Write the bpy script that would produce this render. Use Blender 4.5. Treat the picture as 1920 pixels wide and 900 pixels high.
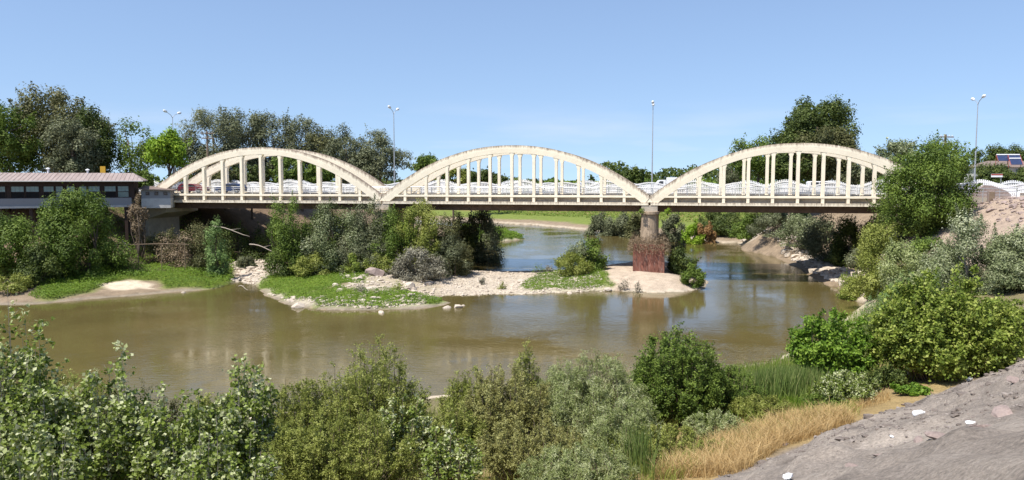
import bpy, math, random
import numpy as np
from mathutils import Vector, Matrix
R = math.radians
rng = np.random.default_rng(7); random.seed(7)
for o in list(bpy.data.objects): bpy.data.objects.remove(o)
sc = bpy.context.scene; C = sc.collection

# ------------------------------------------------------------------ camera, sky, sun, exposure
F = 1480.0; EYE = 13.5; PITCH = math.atan(115/1480)
cam = bpy.data.objects.new('camera', bpy.data.cameras.new('camera')); C.objects.link(cam)
cam.location = (0, 0, EYE); cam.rotation_euler = (R(90)-PITCH, 0, 0)
cam.data.sensor_width = 36; cam.data.lens = F/1920*36; cam.data.clip_start = .1; cam.data.clip_end = 9000
sc.camera = cam
SUN_EL, SUN_AZ = R(61), R(180+50)
w = bpy.data.worlds.new('World'); sc.world = w; w.use_nodes = True
nt = w.node_tree; bg = nt.nodes['Background']; sky = nt.nodes.new('ShaderNodeTexSky')
sky.sky_type = 'NISHITA'; sky.sun_disc = False; sky.sun_elevation = SUN_EL; sky.sun_rotation = SUN_AZ
sky.air_density = 1.0; sky.dust_density = .35; sky.ozone_density = 3.2
tcw = nt.nodes.new('ShaderNodeTexCoord'); mpw = nt.nodes.new('ShaderNodeMapping'); mpw.inputs['Scale'].default_value = (1, 1, .8); mpw.inputs['Location'].default_value = (0, 0, .115)
nt.links.new(tcw.outputs['Generated'], mpw.inputs[0]); nrm = nt.nodes.new('ShaderNodeVectorMath'); nrm.operation = 'NORMALIZE'; nt.links.new(mpw.outputs[0], nrm.inputs[0]); nt.links.new(nrm.outputs[0], sky.inputs[0])
cm = nt.nodes.new('ShaderNodeMapping'); cm.inputs['Scale'].default_value = (3.5, 3.5, 26); nt.links.new(tcw.outputs['Generated'], cm.inputs[0])
cn = nt.nodes.new('ShaderNodeTexNoise'); cn.inputs['Scale'].default_value = 1.3; cn.inputs['Detail'].default_value = 7; nt.links.new(cm.outputs[0], cn.inputs['Vector'])
sx = nt.nodes.new('ShaderNodeSeparateXYZ'); nt.links.new(tcw.outputs['Generated'], sx.inputs[0])
cb = nt.nodes.new('ShaderNodeMapRange'); cb.inputs[1].default_value = .10; cb.inputs[2].default_value = .03; nt.links.new(sx.outputs['Z'], cb.inputs[0])
cr_ = nt.nodes.new('ShaderNodeMapRange'); cr_.inputs[1].default_value = .52; cr_.inputs[2].default_value = .8; cr_.inputs[4].default_value = .5; nt.links.new(cn.outputs['Fac'], cr_.inputs[0])
cx = nt.nodes.new('ShaderNodeMath'); cx.operation = 'MULTIPLY'; nt.links.new(cb.outputs[0], cx.inputs[0]); nt.links.new(cr_.outputs[0], cx.inputs[1])
cmx = nt.nodes.new('ShaderNodeMix'); cmx.data_type = 'RGBA'; cmx.inputs['B'].default_value = (5.6, 5.7, 6.2, 1); nt.links.new(cx.outputs[0], cmx.inputs['Factor']); nt.links.new(sky.outputs[0], cmx.inputs['A'])
hz = nt.nodes.new('ShaderNodeMix'); hz.data_type = 'RGBA'; hz.inputs['Factor'].default_value = .09; hz.inputs['B'].default_value = (4.0, 4.2, 6.2, 1); nt.links.new(cmx.outputs['Result'], hz.inputs['A'])
nt.links.new(hz.outputs['Result'], bg.inputs[0]); bg.inputs[1].default_value = .112
sun = bpy.data.objects.new('sun', bpy.data.lights.new('sun', 'SUN')); C.objects.link(sun)
sun.data.energy = 4.6; sun.data.angle = R(.5); sun.data.color = (1, .95, .87)
sd = Vector((math.sin(SUN_AZ)*math.cos(SUN_EL), math.cos(SUN_AZ)*math.cos(SUN_EL), math.sin(SUN_EL)))
sun.rotation_euler = sd.to_track_quat('Z', 'Y').to_euler(); sun.location = (0, 0, 60)
sc.view_settings.view_transform = 'Standard'; sc.view_settings.look = 'None'
sc.view_settings.exposure = 0.63; sc.view_settings.gamma = 1; sc.view_settings.use_curve_mapping = False
sc.render.engine = 'CYCLES'

# ------------------------------------------------------------------ pixel <-> place
CP, SP = math.cos(PITCH), math.sin(PITCH)
def ray(px, py):
    u, v = px-960, 450-py
    return np.array([u, F*CP+v*SP, -F*SP+v*CP])
def atz(px, py, z=0.):
    d = ray(px, py); k = (z-EYE)/d[2]; return (d[0]*k, d[1]*k)
def aty(px, py, Y):
    d = ray(px, py); k = Y/d[1]; return (d[0]*k, Y, EYE+d[2]*k)

# ------------------------------------------------------------------ object helpers
def tag(o, label=None, cat=None, group=None, kind=None):
    if label: o['label'] = label
    if cat: o['category'] = cat
    if group: o['group'] = group
    if kind: o['kind'] = kind
    return o
def empty(name, loc=(0, 0, 0), rz=0, **k):
    o = bpy.data.objects.new(name, None); C.objects.link(o); o.location = loc; o.rotation_euler = (0, 0, rz)
    o.empty_display_size = .2
    return tag(o, **k)
def mesh_np(name, V, Fq, mat, parent=None, attrs=None, smooth=False, loc=None):
    """V (n,3), Fq (m,k) same-size faces, as ONE object"""
    me = bpy.data.meshes.new(name)
    V = np.asarray(V, np.float32); Fq = np.asarray(Fq, np.int32); m, k = Fq.shape
    me.vertices.add(len(V)); me.vertices.foreach_set('co', V.ravel())
    me.loops.add(m*k); me.loops.foreach_set('vertex_index', Fq.ravel())
    me.polygons.add(m); me.polygons.foreach_set('loop_start', np.arange(m, dtype=np.int32)*k)
    me.polygons.foreach_set('loop_total', np.full(m, k, np.int32))
    me.polygons.foreach_set('use_smooth', np.full(m, smooth))
    me.update(calc_edges=True)
    for an, (dom, typ, data) in (attrs or {}).items():
        a = me.attributes.new(an, typ, dom)
        a.data.foreach_set('value' if typ == 'FLOAT' else ('color' if 'COLOR' in typ else 'vector'), np.asarray(data, np.float32).ravel())
    me.materials.append(mat)
    o = bpy.data.objects.new(name, me); C.objects.link(o)
    if parent: o.parent = parent
    if loc is not None: o.location = loc
    return o
class MB:
    def __init__(s): s.v = []; s.f = []
    def add(s, vs, fs):
        b = len(s.v); s.v += [tuple(v) for v in vs]; s.f += [tuple(i+b for i in f) for f in fs]; return s
    def box(s, x0, x1, y0, y1, z0, z1, ch=0):
        if ch:
            # chamfered vertical edges and top
            c = ch; ring = [(x0+c, y0), (x1-c, y0), (x1, y0+c), (x1, y1-c), (x1-c, y1), (x0+c, y1), (x0, y1-c), (x0, y0+c)]
            inn = [(x0+c, y0+c), (x1-c, y0+c), (x1-c, y0+c), (x1-c, y1-c), (x1-c, y1-c), (x0+c, y1-c), (x0+c, y1-c), (x0+c, y0+c)]
            vs = [(x, y, z0) for x, y in ring]+[(x, y, z1-c) for x, y in ring]+[(x, y, z1) for x, y in [inn[0], inn[1], inn[3], inn[5]]]
            fs = [tuple(range(7, -1, -1))]+[(i, (i+1) % 8, 8+(i+1) % 8, 8+i) for i in range(8)]
            fs += [(8, 9, 17, 16), (9, 10, 17), (10, 11, 18, 17), (11, 12, 18), (12, 13, 19, 18), (13, 14, 19), (14, 15, 16, 19), (15, 8, 16), (16, 17, 18, 19)]
            return s.add(vs, fs)
        return s.add([(x0, y0, z0), (x1, y0, z0), (x1, y1, z0), (x0, y1, z0), (x0, y0, z1), (x1, y0, z1), (x1, y1, z1), (x0, y1, z1)],
                     [(0, 3, 2, 1), (4, 5, 6, 7), (0, 1, 5, 4), (1, 2, 6, 5), (2, 3, 7, 6), (3, 0, 4, 7)])
    def tube(s, pts, rad, n=8, cap=True):
        pts = [Vector(p) for p in pts]; rs = rad if hasattr(rad, '__len__') else [rad]*len(pts); vs = []; fs = []
        for i, p in enumerate(pts):
            d = (pts[min(i+1, len(pts)-1)]-pts[max(i-1, 0)]).normalized()
            a = d.cross(Vector((0, 0, 1)) if abs(d.z) < .9 else Vector((1, 0, 0))).normalized(); b = d.cross(a)
            vs += [p+(a*math.cos(2*math.pi*k/n)+b*math.sin(2*math.pi*k/n))*rs[i] for k in range(n)]
        for i in range(len(pts)-1):
            fs += [(i*n+k, i*n+(k+1) % n, (i+1)*n+(k+1) % n, (i+1)*n+k) for k in range(n)]
        if cap: fs += [tuple(range(n-1, -1, -1)), tuple(range((len(pts)-1)*n, len(pts)*n))]
        return s.add(vs, fs)
    def prism(s, poly, y0, y1):
        """poly in (x,z) counter clockwise seen from -y, extruded in y"""
        n = len(poly)
        return s.add([(x, y0, z) for x, z in poly]+[(x, y1, z) for x, z in poly],
                     [tuple(range(n)), tuple(range(2*n-1, n-1, -1))]+[(i, i+n, (i+1) % n+n, (i+1) % n) for i in range(n)])
    def build(s, name, mat, parent=None, smooth=False, loc=None, bevel=0):
        me = bpy.data.meshes.new(name); me.from_pydata(s.v, [], s.f); me.update()
        if smooth: me.polygons.foreach_set('use_smooth', [True]*len(me.polygons))
        me.materials.append(mat); o = bpy.data.objects.new(name, me); C.objects.link(o)
        if parent: o.parent = parent
        if loc is not None: o.location = loc
        if bevel:
            m = o.modifiers.new('bevel', 'BEVEL'); m.width = bevel; m.segments = 2; m.limit_method = 'ANGLE'
        return o
def copy_tree(o, parent=None):
    c = o.copy(); C.objects.link(c); c.parent = parent
    for ch in [x for x in bpy.data.objects if x.parent == o]: copy_tree(ch, c)
    return c

# ------------------------------------------------------------------ materials
def mat(name, base, rough=.8, var=.18, scale=3., spec=.3, bump=0., bscale=None, metal=0, dirt=None, dscale=1.5, dirt_amt=.5, stretch=None):
    m = bpy.data.materials.new(name); m.use_nodes = True; n = m.node_tree.nodes; L = m.node_tree.links
    p = n['Principled BSDF']; p.inputs['Roughness'].default_value = rough; p.inputs['Metallic'].default_value = metal
    p.inputs['Specular IOR Level'].default_value = spec
    tc = n.new('ShaderNodeTexCoord'); src = tc.outputs['Object']
    if stretch:
        mp = n.new('ShaderNodeMapping'); mp.inputs['Scale'].default_value = stretch; L.new(src, mp.inputs[0]); src = mp.outputs[0]
    nz = n.new('ShaderNodeTexNoise'); nz.inputs['Scale'].default_value = scale; nz.inputs['Detail'].default_value = 8; nz.inputs['Roughness'].default_value = .65
    L.new(src, nz.inputs['Vector'])
    rp = n.new('ShaderNodeValToRGB'); b = np.array(base)
    rp.color_ramp.elements[0].position = .3; rp.color_ramp.elements[1].position = .7
    rp.color_ramp.elements[0].color = (*np.clip(b*(1-var), 0, 1), 1); rp.color_ramp.elements[1].color = (*np.clip(b*(1+var), 0, 1), 1)
    L.new(nz.outputs['Fac'], rp.inputs[0]); col = rp.outputs[0]
    if dirt:
        n2 = n.new('ShaderNodeTexNoise'); n2.inputs['Scale'].default_value = dscale; n2.inputs['Detail'].default_value = 10; n2.inputs['Roughness'].default_value = .7
        L.new(src, n2.inputs['Vector'])
        r2 = n.new('ShaderNodeValToRGB'); r2.color_ramp.elements[0].position = .5; r2.color_ramp.elements[1].position = .68
        L.new(n2.outputs['Fac'], r2.inputs[0])
        mu = n.new('ShaderNodeMath'); mu.operation = 'MULTIPLY'; mu.inputs[1].default_value = dirt_amt; L.new(r2.outputs[0], mu.inputs[0])
        mx = n.new('ShaderNodeMix'); mx.data_type = 'RGBA'; L.new(mu.outputs[0], mx.inputs['Factor']); L.new(col, mx.inputs['A']); mx.inputs['B'].default_value = (*dirt, 1)
        col = mx.outputs['Result']
    L.new(col, p.inputs['Base Color'])
    if bump:
        n3 = n.new('ShaderNodeTexNoise'); n3.inputs['Scale'].default_value = bscale or scale*4; n3.inputs['Detail'].default_value = 6; L.new(src, n3.inputs['Vector'])
        bp = n.new('ShaderNodeBump'); bp.inputs['Strength'].default_value = bump; bp.inputs['Distance'].default_value = .05
        L.new(n3.outputs['Fac'], bp.inputs['Height']); L.new(bp.outputs[0], p.inputs['Normal'])
    return m
def leafmat(name, c0, c1, c2, trans=.28, rough=.55, hue=None):
    """per-leaf tint attribute picks a colour between three leaf colours"""
    m = bpy.data.materials.new(name); m.use_nodes = True; n = m.node_tree.nodes; L = m.node_tree.links
    p = n['Principled BSDF']; p.inputs['Roughness'].default_value = rough; p.inputs['Specular IOR Level'].default_value = .25
    a = n.new('ShaderNodeAttribute'); a.attribute_name = 'tint'
    rp = n.new('ShaderNodeValToRGB'); e = rp.color_ramp.elements
    e[0].position = .05; e[0].color = (*c0, 1); e[1].position = .95; e[1].color = (*c2, 1)
    k = e.new(.5); k.color = (*c1, 1)
    L.new(a.outputs['Fac'], rp.inputs[0]); L.new(rp.outputs[0], p.inputs['Base Color'])
    t = n.new('ShaderNodeBsdfTranslucent'); L.new(rp.outputs[0], t.inputs[0])
    mx = n.new('ShaderNodeMixShader'); mx.inputs[0].default_value = trans
    L.new(p.outputs[0], mx.inputs[1]); L.new(t.outputs[0], mx.inputs[2]); L.new(mx.outputs[0], n['Material Output'].inputs[0])
    return m
LM = {
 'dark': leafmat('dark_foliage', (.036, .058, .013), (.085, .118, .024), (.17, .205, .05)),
 'brownish': leafmat('brownish_foliage', (.062, .07, .024), (.13, .135, .048), (.23, .215, .095)),
 'mid': leafmat('green_foliage', (.06, .098, .015), (.13, .195, .03), (.24, .315, .06), .32),
 'bright': leafmat('bright_foliage', (.08, .155, .015), (.15, .26, .025), (.27, .38, .055), .35),
 'lime': leafmat('lime_foliage', (0.132, 0.238, 0.018), (0.251, 0.383, 0.029), (0.396, 0.515, 0.053), .35),
 'grey': leafmat('grey_foliage', (.07, .085, .04), (.165, .18, .09), (.30, .315, .19)),
 'silver': leafmat('silver_foliage', (.085, .115, .045), (.22, .255, .115), (.48, .50, .33)),
 'poplar': leafmat('white_poplar_foliage', (.085, .125, .016), (.215, .28, .045), (.58, .60, .36), .32),
 'olive': leafmat('olive_foliage', (.12, .145, .022), (.28, .315, .065), (.46, .475, .15), .38),
 'rusty': leafmat('rusty_foliage', (.15, .14, .04), (.31, .305, .095), (.45, .445, .19), .36),
 'willow': leafmat('willow_foliage', (.14, .175, .045), (.32, .37, .14), (.56, .58, .34), .36),
 'yellow': leafmat('yellow_green_foliage', (.10, .145, .02), (.23, .30, .045), (.43, .47, .12), .38),
 'pale': leafmat('pale_green_foliage', (0.106, 0.172, 0.053), (0.211, 0.310, 0.099), (0.356, 0.475, 0.185), .3),
 'dry': leafmat('dry_foliage', (.13, .10, .06), (.25, .185, .115), (.38, .29, .19), .2),
 'orange': leafmat('autumn_foliage', (0.211, 0.119, 0.046), (0.343, 0.198, 0.079), (0.449, 0.317, 0.132), .3),
 'ash': leafmat('ashen_foliage', (.12, .11, .075), (.235, .22, .16), (.39, .37, .28), .15),
 'weed': leafmat('weed_leaves', (.08, .14, .018), (.15, .24, .022), (.25, .35, .045), .35),
 'meadow': leafmat('meadow_grass', (0.106, 0.158, 0.026), (0.185, 0.264, 0.040), (0.277, 0.317, 0.079), .35),
 'straw': leafmat('dry_grass_blades', (.34, .22, .09), (.54, .38, .17), (.72, .56, .30), .25),
 'reed': leafmat('reed_blades', (0.079, 0.132, 0.029), (0.158, 0.224, 0.055), (0.343, 0.343, 0.145), .3),
}
M = {
 'cream': None,
 'bark': mat('bark', (.13, .10, .075), .9, .35, 6, bump=.5),
 'palebark': mat('pale_bark', (.33, .30, .26), .85, .3, 4, bump=.3),
 'twig': mat('twig', (.17, .13, .09), .9, .3, 5),
 'steel': mat('galvanised_steel', (.45, .46, .47), .45, .08, 4, metal=.5),
 'lampwhite': mat('lamp_head_paint', (.75, .76, .76), .4, .05, 4),
 'white': mat('white_fence_paint', (.80, .80, .80), .5, .05, 3, dirt=(.5, .48, .44), dscale=2, dirt_amt=.35),
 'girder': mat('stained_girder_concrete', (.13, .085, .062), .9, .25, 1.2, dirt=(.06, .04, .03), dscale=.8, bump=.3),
 'pier': mat('weathered_pier_concrete', (.36, .275, .195), .95, .3, 1.4, dirt=(.10, .07, .045), dscale=1.1, dirt_amt=.75, bump=.7, stretch=(1, 1, .35)),
 'rust': mat('rusty_sheet_piling', (.20, .082, .058), .85, .35, 2.2, dirt=(.42, .32, .27), dscale=2.4, dirt_amt=.5, bump=.5, stretch=(1.6, 1.6, .3)),
 'asphalt': mat('asphalt', (.055, .054, .052), .95, .2, 8, bump=.3),
 'concrete': mat('concrete', (.42, .37, .30), .9, .15, 1.3, dirt=(.2, .16, .12), dscale=.9, dirt_amt=.5, bump=.3),
 'rock': mat('pale_rock', (.50, .43, .35), .95, .28, 1.7, dirt=(.28, .20, .15), dscale=1.3, dirt_amt=.5, bump=.8, bscale=5),
 'darkrock': mat('mauve_rock', (.30, .235, .21), .95, .25, 1.6, dirt=(.17, .12, .10), dscale=1.3, bump=.8, bscale=5),
 'clod': mat('grey_soil_clod', (.25, .215, .19), .97, .3, 3, bump=.8, bscale=9),
 'darkclod': mat('dark_crust_clod', (.17, .14, .12), .97, .4, 3, bump=.9, bscale=9),
 'litter': mat('white_plastic', (.82, .83, .84), .4, .04, 5),
 'roof': mat('weathered_metal_roof', (.33, .265, .24), .6, .16, .9, dirt=(.24, .17, .14), dscale=.5, dirt_amt=.6, stretch=(3, .4, .4)),
 'brown': mat('dark_brown_timber', (.055, .034, .026), .8, .3, 2.5, stretch=(6, 1, 1)),
 'greywall': mat('grey_plaster', (.27, .265, .27), .85, .10, 1.2, dirt=(.22, .21, .2), dscale=1.2, dirt_amt=.5),
 'whitewall': mat('off_white_plaster', (.50, .485, .46), .85, .10, 1.2, dirt=(.28, .25, .22), dscale=1.5, dirt_amt=.5),
 'interior': mat('dark_interior', (.018, .015, .014), .9, .3, 1),
 'glass': mat('window_glass', (.16, .22, .20), .15, .2, .8, spec=.6),
 'netting': mat('greenish_curtain', (.30, .38, .35), .6, .15, 1.2),
 'yellow': mat('yellow_sign_paint', (.52, .30, .03), .5, .1, 3),
 'tyre': mat('tyre_rubber', (.02, .02, .02), .8, .2, 5),
 'rim': mat('wheel_rim', (.4, .4, .42), .35, .1, 5, metal=.8),
 'carglass': mat('car_glass', (.03, .035, .045), .08, .2, 1, spec=.8),
 'carwhite': mat('white_car_paint', (.78, .78, .79), .25, .03, 2, spec=.5),
 'carred': mat('dark_red_car_paint', (.14, .02, .03), .25, .06, 2, spec=.5),
 'carblue': mat('dark_blue_car_paint', (.03, .05, .12), .25, .06, 2, spec=.5),
 'carsilver': mat('silver_car_paint', (.42, .43, .45), .3, .05, 2, metal=.4),
 'lens': mat('headlight_lens', (.8, .8, .78), .1, .02, 2, spec=.8),
 'redpaint': mat('red_paint', (.32, .06, .045), .5, .1, 3),
 'panelblue': mat('solar_panel_glass', (.035, .05, .11), .15, .15, 2, spec=.7),
 'wood': mat('weathered_wood', (.22, .16, .11), .85, .25, 3, stretch=(1, 1, 4)),
 'driftwood': mat('bleached_driftwood', (.34, .29, .24), .9, .2, 3),
 'redroof': mat('brown_tile_roof', (.19, .145, .125), .85, .2, 2),
}
# cream paint of the arches: attribute 'top' says where rain and soot have stained the upper edge
m = mat('cream_bridge_paint', (.89, .79, .615), .75, .05, .9, dirt=(.62, .52, .39), dscale=.7, dirt_amt=.35, bump=.15, bscale=3)
n = m.node_tree.nodes; L = m.node_tree.links; p = n['Principled BSDF']; old = p.inputs['Base Color'].links[0].from_socket
at = n.new('ShaderNodeAttribute'); at.attribute_name = 'top'
tc = n.new('ShaderNodeTexCoord'); mp = n.new('ShaderNodeMapping'); mp.inputs['Scale'].default_value = (2.2, 2.2, .5); L.new(tc.outputs['Object'], mp.inputs[0])
nz = n.new('ShaderNodeTexNoise'); nz.inputs['Scale'].default_value = 1.6; nz.inputs['Detail'].default_value = 9; nz.inputs['Roughness'].default_value = .75; L.new(mp.outputs[0], nz.inputs[0])
ad = n.new('ShaderNodeMath'); ad.operation = 'MULTIPLY_ADD'; L.new(at.outputs['Fac'], ad.inputs[0]); ad.inputs[1].default_value = .47; L.new(nz.outputs['Fac'], ad.inputs[2])
rp = n.new('ShaderNodeValToRGB'); rp.color_ramp.elements[0].position = .66; rp.color_ramp.elements[1].position = .96; L.new(ad.outputs[0], rp.inputs[0])
mx = n.new('ShaderNodeMix'); mx.data_type = 'RGBA'; L.new(rp.outputs[0], mx.inputs['Factor']); L.new(old, mx.inputs['A']); mx.inputs['B'].default_value = (.20, .15, .11, 1)
L.new(mx.outputs['Result'], p.inputs['Base Color']); M['cream'] = m

# ------------------------------------------------------------------ terrain
def vnoise(x, y, s, seed=0):
    x = np.asarray(x, float)/s; y = np.asarray(y, float)/s; xi = np.floor(x).astype(int); yi = np.floor(y).astype(int); fx = x-xi; fy = y-yi
    fx = fx*fx*(3-2*fx); fy = fy*fy*(3-2*fy)
    def h(a, b):
        n_ = (a*374761393+b*668265263+seed*974711) & 0xffffffff; n_ = ((n_ ^ (n_ >> 13))*1274126177) & 0xffffffff
        return ((n_ ^ (n_ >> 16)) & 0xffff)/65535.
    return (h(xi, yi)*(1-fx)+h(xi+1, yi)*fx)*(1-fy)+(h(xi, yi+1)*(1-fx)+h(xi+1, yi+1)*fx)*fy*1.0
def fbm(x, y, s, o=4, seed=0): return sum(vnoise(x, y, s/2**i, seed+i)*.5**i for i in range(o))/(2-.5**(o-1))-.5
def sdist(P, x, y):
    """signed distance, positive inside polygon P"""
    P = np.array(P, float); x = np.asarray(x, float); y = np.asarray(y, float); d = np.full(x.shape, 1e18); ins = np.zeros(x.shape, bool)
    for i in range(len(P)):
        ax, ay = P[i]; bx, by = P[(i+1) % len(P)]; ex, ey = bx-ax, by-ay
        t = np.clip(((x-ax)*ex+(y-ay)*ey)/(ex*ex+ey*ey+1e-12), 0, 1)
        d = np.minimum(d, (x-ax-t*ex)**2+(y-ay-t*ey)**2)
        if ay != by: ins ^= ((ay > y) != (by > y)) & (x < (bx-ax)*(y-ay)/(by-ay)+ax)
    return np.where(ins, 1, -1)*np.sqrt(d)
def PX(l): return [atz(*q) for q in l]
LEFT_LAND = [(-3000, 40), (-400, 60), (-100, 80)]+PX([(0, 572), (90, 571), (180, 560), (285, 553), (340, 547), (400, 542), (436, 533), (447, 522), (462, 531), (480, 535),
    (500, 556), (540, 572), (600, 581), (700, 584), (790, 577), (840, 572), (850, 567), (825, 562), (822, 554), (900, 551), (1000, 550), (1100, 547), (1150, 546),
    (1200, 549), (1290, 549), (1318, 540), (1318, 525), (1300, 508), (1262, 494), (1200, 489), (1120, 499), (1040, 508), (960, 508), (885, 507), (874, 480), (868, 455),
    (900, 455), (960, 453), (985, 448), (965, 440), (930, 433), (885, 430), (868, 428)])+[(-30, 228), (-80, 245), (-400, 320), (-3000, 400)]
RIGHT_LAND = [(-3000, 0), (-200, 20), (-60, 36), (-30, 40), (-15, 44)]+PX([(810, 748), (960, 738), (1090, 722), (1180, 716), (1340, 704), (1450, 684), (1500, 662), (1560, 622), (1620, 572),
    (1600, 556), (1560, 537), (1520, 515), (1480, 498), (1450, 482), (1420, 470), (1385, 457), (1340, 455), (1315, 452), (1290, 447), (1240, 440), (1190, 438), (1120, 433),
    (1060, 428), (1000, 422), (940, 419)])+[(-40, 268), (-400, 350), (-3000, 460), (-3000, 4000), (4000, 4000), (4000, -600), (-3000, -600)]
PLAT_R = [(-3000, -80), (-60, -12), (-10, 8), (6.2, 21), (22, 34), (37, 55), (42, 70), (43, 88), (46, 102), (50, 118), (46, 130), (42, 150), (56, 178), (140, 185), (700, 120), (700, -500), (-3000, -500)]
PLAT_L = [(-600, 60), (-120, 96), (-60, 101), (-50, 106), (-49, 126), (-42, 131), (-34, 152), (-26, 185), (-60, 215), (-120, 225), (-600, 300)]
BX, BY = aty(718, 372, 110)[:2]; TH = R(11)
PIER2 = (BX+36.6*math.cos(TH)+3*math.sin(TH), BY-36.6*math.sin(TH)+3*math.cos(TH))
def smooth(a, b, x): t = np.clip((x-a)/(b-a), 0, 1); return t*t*(3-2*t)
def terrain(x, y, full=False):
    x = np.asarray(x, float); y = np.asarray(y, float)
    dl = sdist(LEFT_LAND, x, y); dr = sdist(RIGHT_LAND, x, y); pr = sdist(PLAT_R, x, y); pl = sdist(PLAT_L, x, y)
    wob = fbm(x, y, 5, 4, 5)*2.6; dl = dl+wob*smooth(60, 0, abs(dl)); dr = dr+wob*smooth(60, 0, abs(dr))
    d = np.maximum(dl, dr); z = -np.minimum(1.6, -d*.25)
    zl = .05+.9*(1-np.exp(-np.maximum(dl, 0)/5))+1.3*(1-np.exp(-np.maximum(dl, 0)/25))
    zl = zl*(1-.5*np.exp(-((x+1)/9)**4)*(y < 125)); z = np.where(dl > 0, zl, z)
    near = 5.5*(np.maximum(dr, 0)/(np.maximum(dr, 0)+np.maximum(-pr, 0)+.01))**.85
    farz = .05+2.0*(1-np.exp(-np.maximum(dr, 0)/9))+1.2*smooth(18, 60, dr)
    nf = smooth(88, 104, y); zr = near*(1-nf)+farz*nf
    z = np.where(dr > 0, zr, z)
    # pier mound and gravel bar
    g = np.exp(-(((x-PIER2[0]+.6)/7.)**2+((y-PIER2[1]+4)/9.)**2)**1.3); z = np.where(dl > 0, z+g*.55*np.minimum(dl, 2)/2, z)
    # banks
    zr2 = np.minimum(z+.53*np.maximum(pr, 0), 11.25); z = np.where((pr > 0), zr2, z)
    z = np.where((pr > 0) & (y < 20) & (z > 11), np.minimum(z+.2, 11.9), z)
    z = np.where(pl > 0, np.minimum(z+.62*pl, 11.1), z)
    # roughness
    slope = smooth(0, 1, pr)*(1-smooth(38, 70, y))
    z = z+np.where(d > .3, fbm(x, y, 5, 4, 11)*.35, 0)+slope*(fbm(x, y, 2.2, 3, 3)*.6+np.maximum(fbm(x, y, 1.5, 3, 13), -.02)*.7+np.maximum(fbm(x, y, .5, 2, 23), 0)*.4)*(z < 11.2)
    z = np.where((y > 300), np.minimum(z, 3.4), z)
    # never above the deck underside below the bridges
    return (z, dl, dr, pr, pl) if full else z
def gz(x, y): return float(terrain(np.array([x]), np.array([y]))[0])
def axis(segs):
    out = [segs[0][0]]
    for a, b, st in segs:
        nn = max(1, int(round((b-a)/st))); out += list(np.linspace(a, b, nn+1)[1:])
    return np.array(out)
xs = axis([(-4000, -400, 300), (-400, -120, 14), (-120, -62, 1.6), (-62, -20, .55), (-20, 5, .35), (5, 30, .17), (30, 70, .6), (70, 130, 2.5), (130, 500, 18), (500, 4000, 300)])
ys = axis([(-400, -20, 20), (-20, 10, 1.2), (10, 18, .3), (18, 38, .17), (38, 45, .35), (45, 130, .5), (130, 290, 1.6), (290, 600, 14), (600, 4500, 200)])
gx, gy = np.meshgrid(xs, ys); gx = gx.ravel(); gy = gy.ravel()
z, dl, dr, pr, pl = terrain(gx, gy, True)
# surface kinds (what the ground IS made of, plus shade painted under the left arch)
def patch(l, soft=1.2, w=True): return smooth(-soft, soft, sdist(PX(l) if w else l, gx, gy)+fbm(gx, gy, 2.2, 3, 21)*2.4)
SOIL = np.array([.27, .205, .14]); GRAV = np.array([.52, .45, .35]); GRN = np.array([.14, .19, .03]); SAND = np.array([.56, .47, .35]); SLOPE = np.array([.315, .268, .225])
STRAW = np.array([.36, .26, .12]); MEAD = np.array([.17, .21, .045]); ROAD = np.array([.055, .054, .052])
col = np.tile(SOIL, (len(gx), 1))
def blend(msk, c):
    global col; col = col*(1-msk[:, None])+np.asarray(c)*msk[:, None]
blend((gy > 300)*1., MEAD*.55)
blend(((dr > 0) & (gy > 150) & (pr < 0))*smooth(4, 8, dr+fbm(gx, gy, 6, 3, 2)*3), MEAD)
blend(((dr > 0) & (gy > 150) & (pr < 0))*smooth(24, 30, dr+fbm(gx, gy, 8, 3, 2)*12)*(1-smooth(48, 60, dr)), (.25, .22, .075))
blend((dr > 0)*1.*(gy > 150)*(1-smooth(.8, 2.2, dr)), SAND*.8)
blend((dl > 0)*(1-smooth(2.0, 4.5, dl))*(gx > -33), GRAV*.9)
blend((dl > 0)*(1-smooth(.35, 1.0, dl)), SAND*.5)
BAR = [(815, 560), (830, 535), (880, 515), (1000, 512), (1050, 515), (1130, 505), (1320, 505), (1330, 555), (1150, 550), (1000, 555), (880, 556)]
blend(patch(BAR)*(dl > 0), GRAV*.98); blend(patch([(1100, 505), (1180, 492), (1320, 500), (1335, 560), (1120, 555), (1130, 530)])*(dl > .4), (.48, .39, .30))
blend(patch([(430, 494), (518, 498), (530, 520), (480, 535), (440, 530)])*(dl > 0), GRAV*.95)
blend(patch([(640, 520), (700, 515), (800, 520), (830, 560), (760, 572), (650, 572)])*(dl > 0), (.42, .36, .26))
GP_A = [(150, 545), (205, 500), (300, 478), (420, 488), (442, 515), (436, 534), (400, 541), (310, 546), (298, 541), (240, 539), (190, 546)]
GP_B = [(487, 543), (500, 522), (560, 508), (650, 508), (715, 518), (680, 548), (600, 556), (540, 566)]
GP_C = [(545, 566), (600, 554), (690, 562), (760, 556), (830, 562), (820, 572), (700, 581), (600, 578)]
GP_D = [(975, 543), (985, 534), (1010, 524), (1060, 518), (1120, 526), (1158, 543), (1080, 546), (1000, 548)]
GP_E = [(868, 456), (868, 428), (930, 434), (965, 441), (985, 448), (940, 453)]
for g_ in (GP_A, GP_B, GP_C, GP_D, GP_E): blend(patch(g_, .8)*(dl > 0), GRN)
blend(patch([(60, 568), (90, 535), (200, 524), (215, 540), (180, 552), (120, 564)], .8)*(dl > 0), GRN*.9)
blend(patch([(195, 547), (240, 542), (290, 543), (285, 548), (220, 551)], .3)*(dl > 0), SAND*1.1)
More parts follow.
